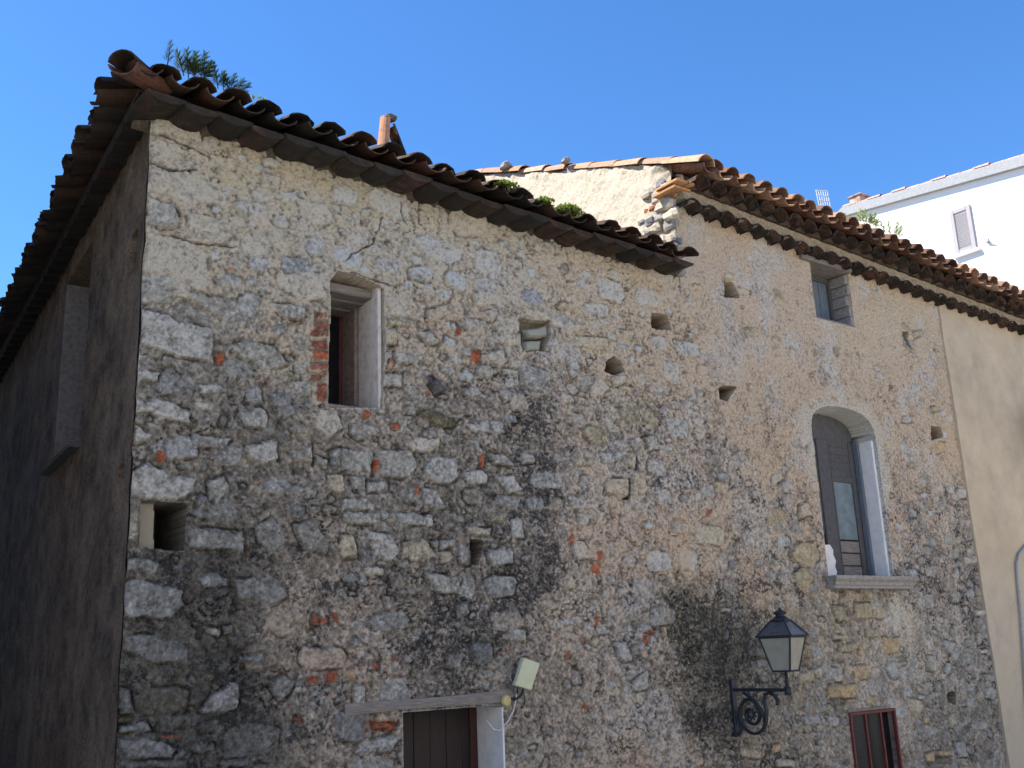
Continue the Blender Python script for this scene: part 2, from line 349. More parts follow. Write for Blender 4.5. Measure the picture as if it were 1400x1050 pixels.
S(5,'c',(590,390),(660,380),(675,430),(650,455),(600,430)); S(5,'G',(470,380),(550,380),(550,420),(480,415)); S(5,'G',(560,450),(600,445),(640,480),(590,505),(550,490)); S(5,'c',(682,420),(735,420),(735,455),(687,455))
S(5,'G',(660,460),(720,462),(715,485),(660,485)); S(5,'G',(495,250),(590,255),(610,295),(500,300)); S(5,'L',(540,150),(640,150),(650,200),(550,200)); S(5,'L',(640,245),(722,250),(722,360),(650,360)); S(5,'L',(750,215),(855,230),(850,262),(750,240))
S(5,'Y',(870,205),(910,180),(980,210),(995,250),(880,215)); S(5,'T',(900,110),(950,100),(980,150),(930,160)); S(5,'T',(945,320),(1085,335),(1085,390),(950,370)); S(5,'w',(862,240),(910,240),(1010,310),(960,300),(870,285))
S(5,'w',(915,430),(960,425),(975,480),(940,505)); S(5,'c',(1010,500),(1060,490),(1090,540),(1060,575),(1015,570)); S(5,'G',(975,490),(1035,485),(1000,555),(975,540)); S(5,'c',(890,545),(940,570),(950,600),(895,600)); S(5,'G',(955,570),(1005,585),(1005,610),(960,600))
S(5,'y',(1130,590),(1200,590),(1220,670),(1180,690),(1130,650)); S(5,'y',(1232,620),(1300,670),(1290,690),(1232,670)); S(5,'y',(980,720),(1000,690),(1040,700),(1090,720),(1080,770),(1010,760)); S(5,'T',(1080,910),(1170,905),(1170,980),(1070,970))
S(5,'T',(1182,880),(1230,880),(1250,950),(1210,990),(1182,970)); S(5,'G',(1230,735),(1280,730),(1300,780),(1250,795)); S(5,'w',(1172,740),(1218,735),(1218,780),(1172,780)); S(5,'c',(1100,490),(1150,480),(1160,520),(1110,530)); S(5,'w',(1180,525),(1225,545),(1200,570))
S(5,'w',(1050,800),(1100,795),(1110,840),(1070,850)); S(5,'w',(1110,790),(1150,790),(1145,830),(1112,835)); S(5,'y',(1155,800),(1200,800),(1195,870),(1160,850)); S(5,'w',(1280,950),(1340,950),(1350,1000),(1290,1005))
S(5,'G',(730,800),(780,805),(790,840),(740,850)); S(5,'T',(1140,300),(1195,300),(1190,340),(1145,340)); BX(5,'B',(524,392,560,432),(470,290,484,316),(92,630,118,660),(212,684,234,700),(135,832,156,866),(294,935,312,965),(566,808,582,850))
S(7,'L',(520,-8),(566,-5),(562,120),(520,110)); S(7,'G',(765,60),(990,75),(990,160),(765,150)); S(7,'G',(1040,50),(1110,25),(1170,70),(1160,140),(1090,170),(1050,130)); S(7,'G',(1190,50),(1270,30),(1340,130),(1330,180),(1230,150))
S(7,'w',(510,180),(560,190),(650,210),(640,250),(510,240)); S(7,'w',(505,280),(560,270),(735,320),(740,380),(700,430),(510,430)); S(7,'w',(805,270),(850,245),(930,270),(930,300),(830,310)); S(7,'g',(500,500),(620,500),(770,540),(760,610),(600,610),(500,570))
S(7,'W',(810,810),(860,740),(940,690),(970,700),(980,770),(950,810),(820,825)); S(7,'g',(1090,700),(1150,660),(1200,690),(1180,740),(1140,775)); S(7,'w',(490,870),(590,850),(615,900),(490,900)); S(7,'w',(480,920),(620,920),(720,960),(700,1000),(480,1010))
S(7,'g',(770,940),(870,950),(870,980),(790,980)); S(7,'G',(1060,900),(1110,890),(1120,930),(1070,960)); S(7,'g',(490,720),(530,720),(540,830),(490,820)); S(7,'c',(830,460),(900,470),(890,510),(840,490)); S(7,'G',(910,465),(955,460),(955,495),(915,500)); S(7,'g',(965,590),(1070,575),(1060,610),(970,615)); S(7,'g',(700,215),(745,210),(745,250),(705,245)); S(7,'g',(900,1010),(1010,1005),(1010,1043),(900,1043)); S(7,'g',(490,1015),(760,1010),(760,1043),(490,1043))
BX(7,'B',(1272,424,1292,456),(1300,430,1332,452),(1348,414,1374,448),(1252,668,1292,694),(1332,656,1368,694),(652,908,724,918),(1200,840,1222,856),(1352,905,1372,918))
S(8,'W',(110,75),(200,90),(235,170),(200,205),(130,170)); S(8,'T',(0,85),(50,95),(75,190),(0,190)); S(8,'T',(250,120),(340,110),(400,180),(330,205),(245,200)); S(8,'G',(0,0),(160,0),(160,50),(30,50)); S(8,'w',(205,0),(370,10),(370,60),(240,50))
S(8,'G',(405,110),(460,105),(465,148),(410,152)); S(8,'T',(405,157),(450,160),(445,205),(405,205)); S(8,'G',(470,130),(528,140),(530,215),(480,205)); S(8,'w',(582,150),(700,155),(710,215),(610,220)); S(8,'y',(575,0),(680,0),(660,40),(590,35)); S(8,'T',(505,60),(620,65),(600,100),(520,98))
S(8,'w',(690,30),(740,20),(750,110),(700,110)); S(8,'G',(960,0),(1010,10),(1000,65),(960,50)); S(8,'c',(940,110),(990,120),(1030,190),(950,195)); S(8,'g',(420,590),(500,590),(490,640),(430,640)); S(8,'g',(470,380),(520,370),(520,420),(480,425)); S(8,'c',(90,230),(175,225),(170,260),(100,265))
S(8,'w',(60,950),(210,900),(225,930),(200,980),(60,985)); S(8,'w',(1110,530),(1160,530),(1190,610),(1130,610)); S(8,'G',(1180,690),(1250,640),(1250,720),(1180,730)); S(8,'G',(50,700),(100,710),(95,790),(50,790)); S(8,'g',(30,520),(85,510),(90,550),(40,555)); S(8,'G',(350,250),(490,260),(480,330),(380,330)); S(8,'G',(670,470),(760,480),(750,530),(680,530)); S(8,'G',(1340,30),(1395,40),(1390,90),(1350,85)); S(8,'G',(1150,180),(1200,190),(1190,230),(1155,225)); S(8,'G',(940,640),(975,650),(985,700),(950,705))
S(8,'T',(1315,390),(1340,385),(1335,440),(1315,435))
BX(8,'B',(1026,206,1054,244),(1044,160,1061,190),(1234,505,1250,532),(1250,484,1268,500),(1034,428,1046,458),(118,612,148,638),(78,620,106,630),(204,590,230,600),(982,770,998,795),(128,862,214,880),(108,846,215,856),(920,566,932,594),(934,92,946,122),(95,876,112,892)); BX(8,'O',(1218,562,1248,600),(1306,466,1324,502),(6,640,54,688))
S(6,'w',(80,640),(135,630),(140,685),(85,685)); S(6,'w',(395,640),(430,610),(460,650),(430,670)); S(6,'Y',(350,750),(380,725),(425,745),(430,800),(400,830),(355,790)); S(6,'Y',(440,920),(480,870),(550,865),(570,930),(530,975),(460,950)); S(6,'Y',(460,990),(500,970),(545,1000),(520,1055),(470,1043))
S(6,'y',(515,480),(540,455),(565,475),(555,515),(520,505)); S(6,'O',(520,620),(575,620),(575,665),(530,665)); S(6,'T',(485,720),(520,700),(535,760),(485,775)); S(6,'O',(1030,455),(1075,460),(1075,500),(1040,505)); S(6,'c',(1125,650),(1170,650),(1160,690),(1125,690)); S(6,'G',(1065,840),(1110,840),(1110,880),(1070,880)); S(6,'c',(1150,930),(1200,920),(1210,950),(1160,960)); S(6,'G',(20,10),(50,15),(50,45),(25,45)); S(6,'Y',(920,540),(950,535),(950,560),(925,562)); S(6,'T',(275,225),(310,230),(300,255),(278,250)); S(6,'y',(1020,315),(1060,315),(1060,335),(1025,335)); S(6,'G',(0,790),(25,795),(30,830),(0,840)); S(6,'G',(380,780),(420,790),(425,830),(390,840)); S(6,'B',(108,735),(126,735),(124,755),(110,755))
S(3,'y',(375,725),(425,740),(430,795),(400,770)); S(3,'T',(175,668),(215,668),(215,700),(175,695)); S(3,'T',(225,720),(290,740),(270,760),(230,760)); S(3,'y',(900,870),(935,868),(935,895),(905,898)); S(3,'y',(945,905),(985,890),(990,915),(955,930)); S(3,'g',(905,940),(955,935),(940,985),(915,960)); S(3,'y',(265,890),(298,880),(300,935),(270,930)); S(3,'T',(808,930),(830,935),(825,975),(810,965)); S(3,'y',(625,965),(650,970),(640,1000),(625,995))
S(9,'Y',(705,370),(775,365),(780,430),(710,440)); S(9,'y',(610,380),(660,380),(670,440),(640,450)); S(9,'T',(790,385),(830,385),(830,430),(795,435)); S(9,'O',(820,510),(890,510),(885,575),(830,580)); S(9,'Y',(645,550),(700,530),(730,520),(700,570),(660,570)); S(9,'c',(775,520),(815,515),(795,585)); S(9,'O',(705,625),(760,620),(765,680),(710,680)); S(9,'O',(600,705),(710,700),(715,755),(600,760))
S(9,'w',(585,640),(660,630),(665,690),(580,690)); S(9,'T',(470,660),(540,640),(545,690),(475,700)); S(9,'c',(540,640),(575,630),(575,670),(545,675)); S(9,'T',(920,755),(985,770),(985,815),(930,815)); S(9,'w',(1060,520),(1125,530),(1100,580),(1065,560)); S(9,'w',(1100,570),(1135,565),(1135,610),(1105,605)); S(9,'G',(1155,520),(1195,520),(1195,545),(1160,550))
S(9,'w',(1110,940),(1150,930),(1170,1000),(1130,1000)); S(9,'w',(590,830),(650,840),(640,880),(600,870)); S(9,'T',(250,960),(320,960),(325,1005),(250,1000)); S(9,'O',(370,945),(410,945),(405,980),(370,980)); S(9,'O',(1000,985),(1030,975),(1030,1020),(1005,1015)); S(9,'O',(1040,970),(1100,975),(1095,1000),(1045,995)); S(9,'c',(170,390),(205,395),(200,412),(172,410)); S(9,'c',(390,1010),(460,1010),(465,1043),(385,1043)); S(9,'w',(490,840),(560,825),(575,865),(510,870)); S(9,'O',(990,840),(1010,838),(1012,865),(992,862)); S(9,'y',(880,590),(905,590),(905,615),(880,615)); S(9,'Y',(755,750),(795,755),(790,790),(755,788)); S(9,'y',(660,780),(695,780),(695,810),(662,810)); S(9,'O',(725,548),(742,552),(736,590),(722,585)); S(9,'c',(1205,400),(1275,405),(1275,425),(1205,425)); S(9,'c',(1215,560),(1250,560),(1245,580),(1215,578)); S(9,'G',(1235,660),(1310,665),(1310,688),(1240,690)); S(9,'T',(620,495),(660,500),(655,520),(620,520)); S(9,'T',(750,480),(800,475),(800,510),(755,510)); S(9,'c',(1000,590),(1035,585),(1040,650),(1005,645)); S(9,'O',(510,535),(522,540),(520,590),(508,590)); S(9,'w',(1240,720),(1275,715),(1275,765),(1245,760)); S(9,'G',(1200,850),(1245,855),(1240,890),(1205,890))
# openings: outline in photo pixels, depth, colour of the reveal, colour of the back
HOLES = []
def HP(pts, depth, cj, cb, ramp_=0.0): HOLES.append(([pw(*p) for p in pts], depth, cj, cb, ramp_))
def HT(t, pts, depth, cj, cb): HOLES.append(([tw(t, *p) for p in pts], depth, cj, cb, 0.0))
def rect(u0, v0, u1, v1):
    a = pw(u0, v0); b = pw(u1, v1); return a[0], a[1], b[0], b[1]
LW = dict(x0=pw(452, 480)[0], x1=pw(522, 480)[0], z0=pw(480, 556)[1], z1=pw(480, 372)[1])
DR = dict(x0=pw(552, 1000)[0], x1=pw(688, 1000)[0], z0=0.02, z1=pw(620, 970)[1])
AW = dict(x0=pw(1113, 400)[0], x1=pw(1162, 400)[0], z0=pw(1142, 440)[1], z1=pw(1130, 364)[1])
RW = dict(x0=pw(1161, 985)[0], x1=pw(1224, 985)[0], z0=pw(1195, 971)[1] - 1.15, z1=pw(1195, 971)[1])
def rc(d): return [(d['x0'], d['z0']), (d['x1'], d['z0']), (d['x1'], d['z1']), (d['x0'], d['z1'])]
ARX0, ARX1, ARZ0 = pw(1128, 740)[0], pw(1210, 690)[0] - .02, pw(1175, 789)[1]
ARZS, ARZT = pw(1203, 600)[1] - .02, pw(1150, 557)[1]
def arch_pts(x0, x1, zs, zt, n=14):
    c = (x0 + x1) / 2; a = (x1 - x0) / 2
    return [(c + a * math.copysign(abs(math.cos(t)) ** .8, math.cos(t)), zs + (zt - zs) * math.sin(t) ** .8) for t in [math.pi * i / n for i in range(n + 1)]]
ARCH = [(ARX0, ARZ0), (ARX1, ARZ0)] + arch_pts(ARX0, ARX1, ARZS, ARZT)
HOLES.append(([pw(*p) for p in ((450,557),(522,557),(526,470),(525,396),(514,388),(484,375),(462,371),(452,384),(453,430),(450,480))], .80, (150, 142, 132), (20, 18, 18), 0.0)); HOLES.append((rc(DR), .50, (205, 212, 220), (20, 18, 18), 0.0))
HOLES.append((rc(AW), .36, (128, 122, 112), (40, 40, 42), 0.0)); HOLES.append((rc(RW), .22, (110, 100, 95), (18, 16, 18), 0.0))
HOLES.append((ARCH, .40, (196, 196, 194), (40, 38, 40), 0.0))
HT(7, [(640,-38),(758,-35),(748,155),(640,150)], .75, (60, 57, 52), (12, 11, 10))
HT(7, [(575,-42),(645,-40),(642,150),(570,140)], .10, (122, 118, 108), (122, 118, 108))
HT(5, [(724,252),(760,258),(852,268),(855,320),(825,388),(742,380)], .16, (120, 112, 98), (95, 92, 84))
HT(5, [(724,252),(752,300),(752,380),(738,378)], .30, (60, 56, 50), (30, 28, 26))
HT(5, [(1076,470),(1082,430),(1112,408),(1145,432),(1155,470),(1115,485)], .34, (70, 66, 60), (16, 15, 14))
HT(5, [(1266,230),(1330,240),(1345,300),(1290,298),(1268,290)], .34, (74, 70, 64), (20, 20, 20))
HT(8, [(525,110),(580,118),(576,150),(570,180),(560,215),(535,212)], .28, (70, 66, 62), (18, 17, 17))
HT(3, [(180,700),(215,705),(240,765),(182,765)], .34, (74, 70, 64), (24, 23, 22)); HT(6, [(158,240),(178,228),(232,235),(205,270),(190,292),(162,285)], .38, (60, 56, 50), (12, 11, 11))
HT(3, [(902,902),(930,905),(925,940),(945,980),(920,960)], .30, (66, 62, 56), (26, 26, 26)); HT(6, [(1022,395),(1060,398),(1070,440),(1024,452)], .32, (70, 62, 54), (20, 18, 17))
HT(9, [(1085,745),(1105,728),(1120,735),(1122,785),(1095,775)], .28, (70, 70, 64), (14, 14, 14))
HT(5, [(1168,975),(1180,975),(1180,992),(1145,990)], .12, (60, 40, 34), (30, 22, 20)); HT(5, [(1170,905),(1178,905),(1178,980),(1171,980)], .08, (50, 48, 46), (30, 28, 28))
CRACKS = [(2, [(175, 880), (155, 925), (135, 985), (60, 1030), (20, 1060)], .006), (8, [(930, 615), (965, 640), (980, 690)], .008), (2, [(240, 820), (250, 880), (275, 920)], .007), (1, [(700, 955), (800, 990), (960, 1010)], .008), (1, [(615, 665), (720, 700), (800, 690)], .010), (1, [(650, 545), (760, 590), (850, 640)], .012), (5, [(0, 75), (60, 65), (230, 130)], .008)]

SEAM_L, SEAM_R = 9.22, 15.30
xs = [2.5]
while xs[-1] < 15.36: xs.append(xs[-1] + np.interp(xs[-1], [2.5, 6, 10, 15.4], [.0092, .0112, .016, .022]))
xs = np.array(xs); zs = np.concatenate([[0, .25, .5, .7], np.arange(.80, 8.60, .0108)])
XX, ZZ = np.meshgrid(xs, zs)                      # rows z, cols x
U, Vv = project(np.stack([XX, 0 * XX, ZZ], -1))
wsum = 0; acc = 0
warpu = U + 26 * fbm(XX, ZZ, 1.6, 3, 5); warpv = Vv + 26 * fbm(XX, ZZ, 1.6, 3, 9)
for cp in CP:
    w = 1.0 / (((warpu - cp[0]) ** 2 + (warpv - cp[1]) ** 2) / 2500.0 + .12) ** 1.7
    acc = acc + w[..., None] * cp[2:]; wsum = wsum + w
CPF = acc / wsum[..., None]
dirt = CPF[..., 3] / 1.0; upr = sstep(9.3, 10.2, XX) * sstep(3.6, 5.2, ZZ); dens = CPF[..., 4] * (1 - .6 * upr); size = CPF[..., 5] * (1.15 + .85 * sstep(8.5, 11.5, XX))
rough_right = sstep(9.0, 9.6, XX)
n_big = fbm(XX, ZZ, 1.1, 4, 21); n_mid = fbm(XX, ZZ, 5.5, 4, 31); n_fine = fbm(XX, ZZ, 22, 3, 41, .6); n_grit = fbm(XX, ZZ, 48, 2, 51)
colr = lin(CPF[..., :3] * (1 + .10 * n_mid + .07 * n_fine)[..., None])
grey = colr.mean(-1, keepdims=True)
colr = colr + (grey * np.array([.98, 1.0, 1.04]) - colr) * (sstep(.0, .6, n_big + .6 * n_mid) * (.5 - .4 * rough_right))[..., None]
# dark washes
dk = sstep(.12, .55, .7 * n_mid + .6 * n_fine) * np.clip(dirt * 1.1, 0, 1)
colr *= (1 - .50 * dk)[..., None]
hh = .014 * n_big + .013 * n_mid + .007 * n_fine + .0035 * n_grit
hh *= 1 - .35 * rough_right
rough_right = sstep(9.0, 9.6, XX); aux = np.zeros(XX.shape + (3,)); aux[..., 2] = np.clip(.55 + .5 * dirt + .15 * n_mid, 0, 1)
harl = fbm(XX + .3 * ZZ, ZZ, 30, 3, 57, .65); hh += .006 * harl; colr *= np.clip(1 + (.55 + .25 * dirt) * harl, .3, 1.7)[..., None]
colr *= np.clip(1 + .38 * (1 - .3 * rough_right) * fbm(XX, ZZ, 13, 3, 59, .6), .4, 1.6)[..., None]
colr *= np.clip(1 + .30 * rough_right * fbm(XX * 3.0, ZZ * .6, 1.5, 4, 58, .6), .6, 1.4)[..., None]
pt = fbm(XX, ZZ, 3.2, 5, 56, .62); colr *= np.clip(1 + .55 * rough_right * np.minimum(pt + .05, .25), .5, 1.2)[..., None]
gp = (sstep(.02, .35, fbm(XX, ZZ, 2.3, 5, 55, .6)) * .65 * rough_right)[..., None]; colr = colr * (1 - gp) + gp * colr.mean(-1, keepdims=True) * np.array([.93, .90, .88])
hh += .010 * rough_right * pt
aux[..., 1] = np.clip(dirt + .55 * n_mid + .30 * n_fine, 0, 1)

def poly_sd(px, pz, poly):
    """signed distance, positive inside"""
    P = np.array(poly); n = len(P); d = np.full(px.shape, 1e9); ins = np.zeros(px.shape, bool)
    for i in range(n):
        a, b = P[i], P[(i + 1) % n]; e = b - a; wx, wz = px - a[0], pz - a[1]
        t = np.clip((wx * e[0] + wz * e[1]) / (e @ e + 1e-12), 0, 1)
        d = np.minimum(d, np.hypot(wx - e[0] * t, wz - e[1] * t))
        c1 = (a[1] > pz) != (b[1] > pz)
        with np.errstate(divide='ignore', invalid='ignore'):
            xi = (b[0] - a[0]) * (pz - a[1]) / (b[1] - a[1] if b[1] != a[1] else 1e-9) + a[0]
        ins ^= c1 & (px < xi)
    return np.where(ins, d, -d)
def window_idx(poly, pad):
    P = np.array(poly)
    i0, i1 = np.searchsorted(xs, [P[:, 0].min() - pad, P[:, 0].max() + pad]); j0, j1 = np.searchsorted(zs, [P[:, 1].min() - pad, P[:, 1].max() + pad])
    return slice(max(j0, 0), min(j1 + 1, len(zs))), slice(max(i0, 0), min(i1 + 1, len(xs)))
occ = np.zeros(XX.shape, np.float32)
WX = XX + .018 * fbm(XX, ZZ, 8, 3, 61) + .010 * fbm(XX, ZZ, 26, 3, 62, .65); WZ = ZZ + .018 * fbm(XX, ZZ, 8, 3, 71) + .010 * fbm(XX, ZZ, 26, 3, 72, .65)
SMEAR = fbm(XX, ZZ, 10, 4, 65, .6)
def put_stone(poly, rgb, hmax, bev=.022, gap=.5, strength=1.0, seed=0, ca=.0):
    sl = window_idx(poly, .06)
    if sl[0].stop - sl[0].start < 2 or sl[1].stop - sl[1].start < 2: return
    sd_ = poly_sd(WX[sl], WZ[sl], poly) + .35 * .016 * n_fine[sl]
    m = sstep(-.004, .009, sd_ - .022 * np.clip(SMEAR[sl] - .05, 0, 1) * 2) * strength * (1 - (.55 if gap < .6 else .35) * sstep(.15, .55, SMEAR[sl]))
    P = np.array(poly); cx, cz = P.mean(0)
    tx, tz = RNG.uniform(-.09, .09, 2)
    facet = .006 * fbm(XX[sl], ZZ[sl], 7, 2, 200 + seed % 50)
    hs = hmax * sstep(-.004, bev, sd_) + facet + tx * (XX[sl] - cx) + tz * (ZZ[sl] - cz) * .5
    hh[sl] = hh[sl] * (1 - m) + (hs + .35 * hh[sl]) * m
    crev = (sstep(-.028, -.008, sd_) * (1 - sstep(-.006, .006, sd_))) * gap
    cn = sstep(-.25, .35, fbm(XX[sl], ZZ[sl], 6, 2, 300 + seed % 37))
    hh[sl] -= .030 * crev * cn
    colr[sl] *= (1 - .55 * crev * cn)[..., None]
    var = 1 + .20 * fbm(XX[sl], ZZ[sl], 11, 5, 400 + seed % 31, .7)
    c = lin(np.clip(np.array(rgb)[None, None, :] * var[..., None], 0, 255))
    colr[sl] = colr[sl] * (1 - m[..., None]) + c * m[..., None]
    aux[sl][..., 0] = np.maximum(aux[sl][..., 0] * (1 - m), m)
    aux[sl][..., 1] *= (1 - .62 * m)
    occ[sl] = np.maximum(occ[sl], sstep(-.03, 0, sd_))
# traced openings count as occupied so that no random stone crosses them
for (poly, *_r) in HOLES:
    sl = window_idx(poly, .05); occ[sl] = np.maximum(occ[sl], sstep(-.04, 0, poly_sd(XX[sl], ZZ[sl], poly)))
traced = []
for k, (t, c, pts) in enumerate(ST):
    poly = [tw(t, *p) for p in pts]
    if c == 'B':
        c_ = np.mean(poly, 0); poly = [tuple(c_ + (np.array(p) - c_) * 1.3) for p in poly]
    sl = window_idx(poly, .03); occ[sl] = np.maximum(occ[sl], sstep(-.02, .0, poly_sd(XX[sl], ZZ[sl], poly)))
    traced.append((poly, c, k))
def rnd_poly(cx, cz, w, h, rot):
    n = RNG.randint(5, 9); a0 = RNG.uniform(0, 6.28); out = []
    for i in range(n):
        a = a0 + 2 * math.pi * (i + RNG.uniform(-.3, .3)) / n; r = RNG.uniform(.82, 1.12)
        x, z = w * r * math.copysign(abs(math.cos(a)) ** .75, math.cos(a)), h * r * math.copysign(abs(math.sin(a)) ** .75, math.sin(a))
        out.append((cx + x * math.cos(rot) - z * math.sin(rot), cz + x * math.sin(rot) + z * math.cos(rot)))
    return out
def zi(v): return int(np.clip(np.searchsorted(zs, v), 0, len(zs) - 1))
def xi(v): return int(np.clip(np.searchsorted(xs, v), 0, len(xs) - 1))
cnt = 0
# roughly coursed blocks of the left house
zc = .9; row_ = 0
while zc < 7.40:
    rh = RNG.uniform(.20, .34) * (1.1 if zc > 5.2 else 1.0); xc = 2.52 + RNG.uniform(0, .1)
    while xc < 9.1:
        bwid = rh * RNG.uniform(.9, 2.3); px_c, pz_c = xc + bwid / 2, zc + rh / 2 + RNG.uniform(-.03, .03)
        j, i = zi(pz_c), xi(px_c)
        keep = np.interp(pz_c, [1.0, 3.0, 4.2, 5.5, 7.3], [.40, .42, .66, .72, .78]) * np.interp(px_c, [2.5, 6.6, 7.2, 9.2], [1.05, .95, .42, .40])
        if RNG.rand() < keep:
            hw, hhh = bwid * RNG.uniform(.38, .48), rh * RNG.uniform(.34, .46); th_ = RNG.normal(0, .07); poly = []
            npt = RNG.randint(6, 10); a0 = RNG.uniform(0, 6.28)
            for q in range(npt):
                a = a0 + 6.283 * (q + RNG.uniform(-.25, .25)) / npt; e_ = .55
                x_, z_ = hw * math.copysign(abs(math.cos(a)) ** e_, math.cos(a)) * RNG.uniform(.84, 1.06), hhh * math.copysign(abs(math.sin(a)) ** e_, math.sin(a)) * RNG.uniform(.84, 1.06)
                poly.append((px_c + x_ * math.cos(th_) - z_ * math.sin(th_), pz_c + x_ * math.sin(th_) + z_ * math.cos(th_)))
            sl = window_idx(poly, 0.0); o = occ[sl]
            if o.size and o.mean() < .22:
                base = CPF[j, i, :3]; b_ = base.mean(); r = RNG.rand(); up_ = float(np.clip((pz_c - 4.4) / 1.2, 0, 1))
                if r < .72: rgb = np.array([.975, .99, 1.0]) * (b_ * RNG.uniform(.90, 1.10) + (1 - up_) * 10)
                elif r < .88: rgb = base * RNG.uniform(.95, 1.10)
                elif r < .95: rgb = np.array([1.02, .985, .90]) * b_ * RNG.uniform(.9, 1.05)
                else: rgb = np.array([.9, .93, .98]) * b_ * .82
                put_stone(poly, rgb, RNG.uniform(.010, .026), .024, gap=RNG.uniform(.3, .9), strength=RNG.uniform(.75, 1.0) if px_c < 7 else RNG.uniform(.45, .8), seed=RNG.randint(999)); cnt += 1
        xc += bwid + RNG.uniform(.01, .05)
    zc += rh + RNG.uniform(.0, .03); row_ += 1
for scale_, tries in ((1.0, 3200), (.6, 7000), (.36, 16000)):
    for k in range(tries):
        cx = RNG.uniform(2.55, 15.25); cz = RNG.uniform(.82, 8.0)
        if cz > 7.4 and cx < 9.2: continue
        j, i = zi(cz), xi(cx); dn = dens[j, i]
        if RNG.rand() > dn * (1.0 if scale_ < .5 else .9): continue
        s_ = size[j, i] * scale_ * RNG.uniform(.7, 1.3); w, h = s_ * RNG.uniform(.6, 1.0), s_ * RNG.uniform(.38, .62)
        if s_ < .016: continue
        rot = RNG.normal(0, .22) + (RNG.rand() < .12) * 1.2
        poly = rnd_poly(cx, cz, w, h, rot)
        sl = window_idx(poly, 0.0)
        o = occ[sl]
        if o.size == 0 or o.mean() > .16: continue
        base = CPF[j, i, :3]; r = RNG.rand(); bright = base.mean()
        if r < .62: rgb = np.array([.965, .985, .99]) * (bright * RNG.uniform(.86, 1.14))
        elif r < .78: rgb = base * RNG.uniform(.92, 1.12)
        elif r < .90: rgb = np.array([.95, .985, 1.0]) * (bright * .88 + 24) * RNG.uniform(.9, 1.08)
        elif r < .955: rgb = np.array([1.03, .98, .84]) * bright * RNG.uniform(.85, 1.1)
        elif r < .975: rgb = np.array([.82, .8, .78]) * bright * .75
        elif s_ < .07: rgb = np.array([1.12, .68, .50]) * bright
        else: rgb = base
        put_stone(poly, rgb, RNG.uniform(.004, .022) * (.5 + .5 * scale_), .012 + .01 * scale_, gap=RNG.uniform(.1, .9), strength=RNG.uniform(.55, 1.0), seed=k); cnt += 1
put_stone([tw(4, *p) for p in ((1248,222),(1346,222),(1346,606),(1276,606),(1246,500))], (150, 142, 130), .004, gap=.1, strength=.75)
for (poly, c, k) in traced:
    if ST[k][0] == 4 and c in 'bB' and poly[0][0] > 3.9:
        c_ = np.mean(poly, 0); poly = [tuple(c_ + (np.array(p) - c_) * (np.array([.98, .84]) if c == 'b' else np.array([.76, .66]))) for p in poly]
    j, i = zi(np.mean([p[1] for p in poly])), xi(np.mean([p[0] for p in poly]))
    rgb = np.array(STONE[c], float) * RNG.uniform(.94, 1.06)
    if c in 'GgLTcWwYyO': rgb = .66 * rgb + .34 * CPF[j, i, :3] * np.array([.98, .99, 1.0])
    if ST[k][0] == 7: rgb = rgb * .90
    up = c in 'BbO' or c == 'L'
    put_stone(poly, rgb, (.012 if c == 'L' else .02 if c in 'Bb' else RNG.uniform(.018, .034)), .02, gap=.45 if c == 'L' else .85, seed=k * 7)
# grain of stone and mortar alike: pitted surface, pale crystals, dark hollows
gr = fbm(XX, ZZ, 40, 2, 151, .7); gr2 = fbm(XX + .4 * ZZ, ZZ, 21, 3, 152, .7)
hh += .0045 * gr + .004 * gr2
ga_ = .62 - .28 * rough_right
colr *= np.clip(1 + ga_ * gr + .45 * gr2, .35, 1.75)[..., None]
fl = sstep(.30, .55, fbm(XX, ZZ, 46, 2, 153, .7)) * aux[..., 0] * (1 - sstep(6.5, 8.5, XX)); colr = colr * (1 + .55 * fl)[..., None]
# crevices and pits in the old mortar
rid = np.abs(fbm(XX, ZZ * 1.7, 7.5, 3, 81)); msk = sstep(.05, .45, fbm(XX, ZZ, 2.6, 3, 91)) * (1 - .75 * rough_right) * (1 - .8 * aux[..., 0])
cr = (1 - sstep(.015, .055, rid)) * msk
hh -= .028 * cr; colr *= (1 - .62 * cr)[..., None]
pit = sstep(.42, .62, fbm(XX * 1.2 + ZZ * .5, ZZ * .8, 24, 3, 95, .7)) * (1 - aux[..., 0]) * (1 - .5 * rough_right); hh -= .014 * pit; colr *= (1 - .42 * pit)[..., None]
for t, pts, wd in CRACKS:
    P = [tw(t, *p) for p in pts]
    P2 = [P[0]]
    for a, b in zip(P[:-1], P[1:]):
        for q in (.33, .66, 1.0): P2.append((a[0] + (b[0] - a[0]) * q + RNG.normal(0, .006), a[1] + (b[1] - a[1]) * q + RNG.normal(0, .006)))
    for a, b in zip(P2[:-1], P2[1:]):
        a, b = np.array(a), np.array(b); sl = window_idx([a, b], .04); e = b - a
        wx, wz = WX[sl] - a[0], WZ[sl] - a[1]; tt = np.clip((wx * e[0] + wz * e[1]) / (e @ e + 1e-9), 0, 1)
        m = 1 - sstep(wd * .4, wd * .4 + .009, np.hypot(wx - e[0] * tt, wz - e[1] * tt)); hh[sl] -= .02 * m; colr[sl] *= (1 - .7 * m)[..., None]
# pale plaster collar round the arched window, patches
sda = poly_sd(XX, ZZ, ARCH)
col_ = sstep(-.30, -.02, sda + .22 * n_mid + .12 * n_fine + .1 * n_big) * (1 - sstep(.0, .01, sda)) * sstep(ARZ0 + .9, ARZ0 + 1.5, ZZ + .3 * n_mid)
colr = colr * (1 - .6 * col_[..., None]) + lin((186, 180, 170)) * .6 * col_[..., None]; aux[..., 1] *= (1 - .8 * col_)
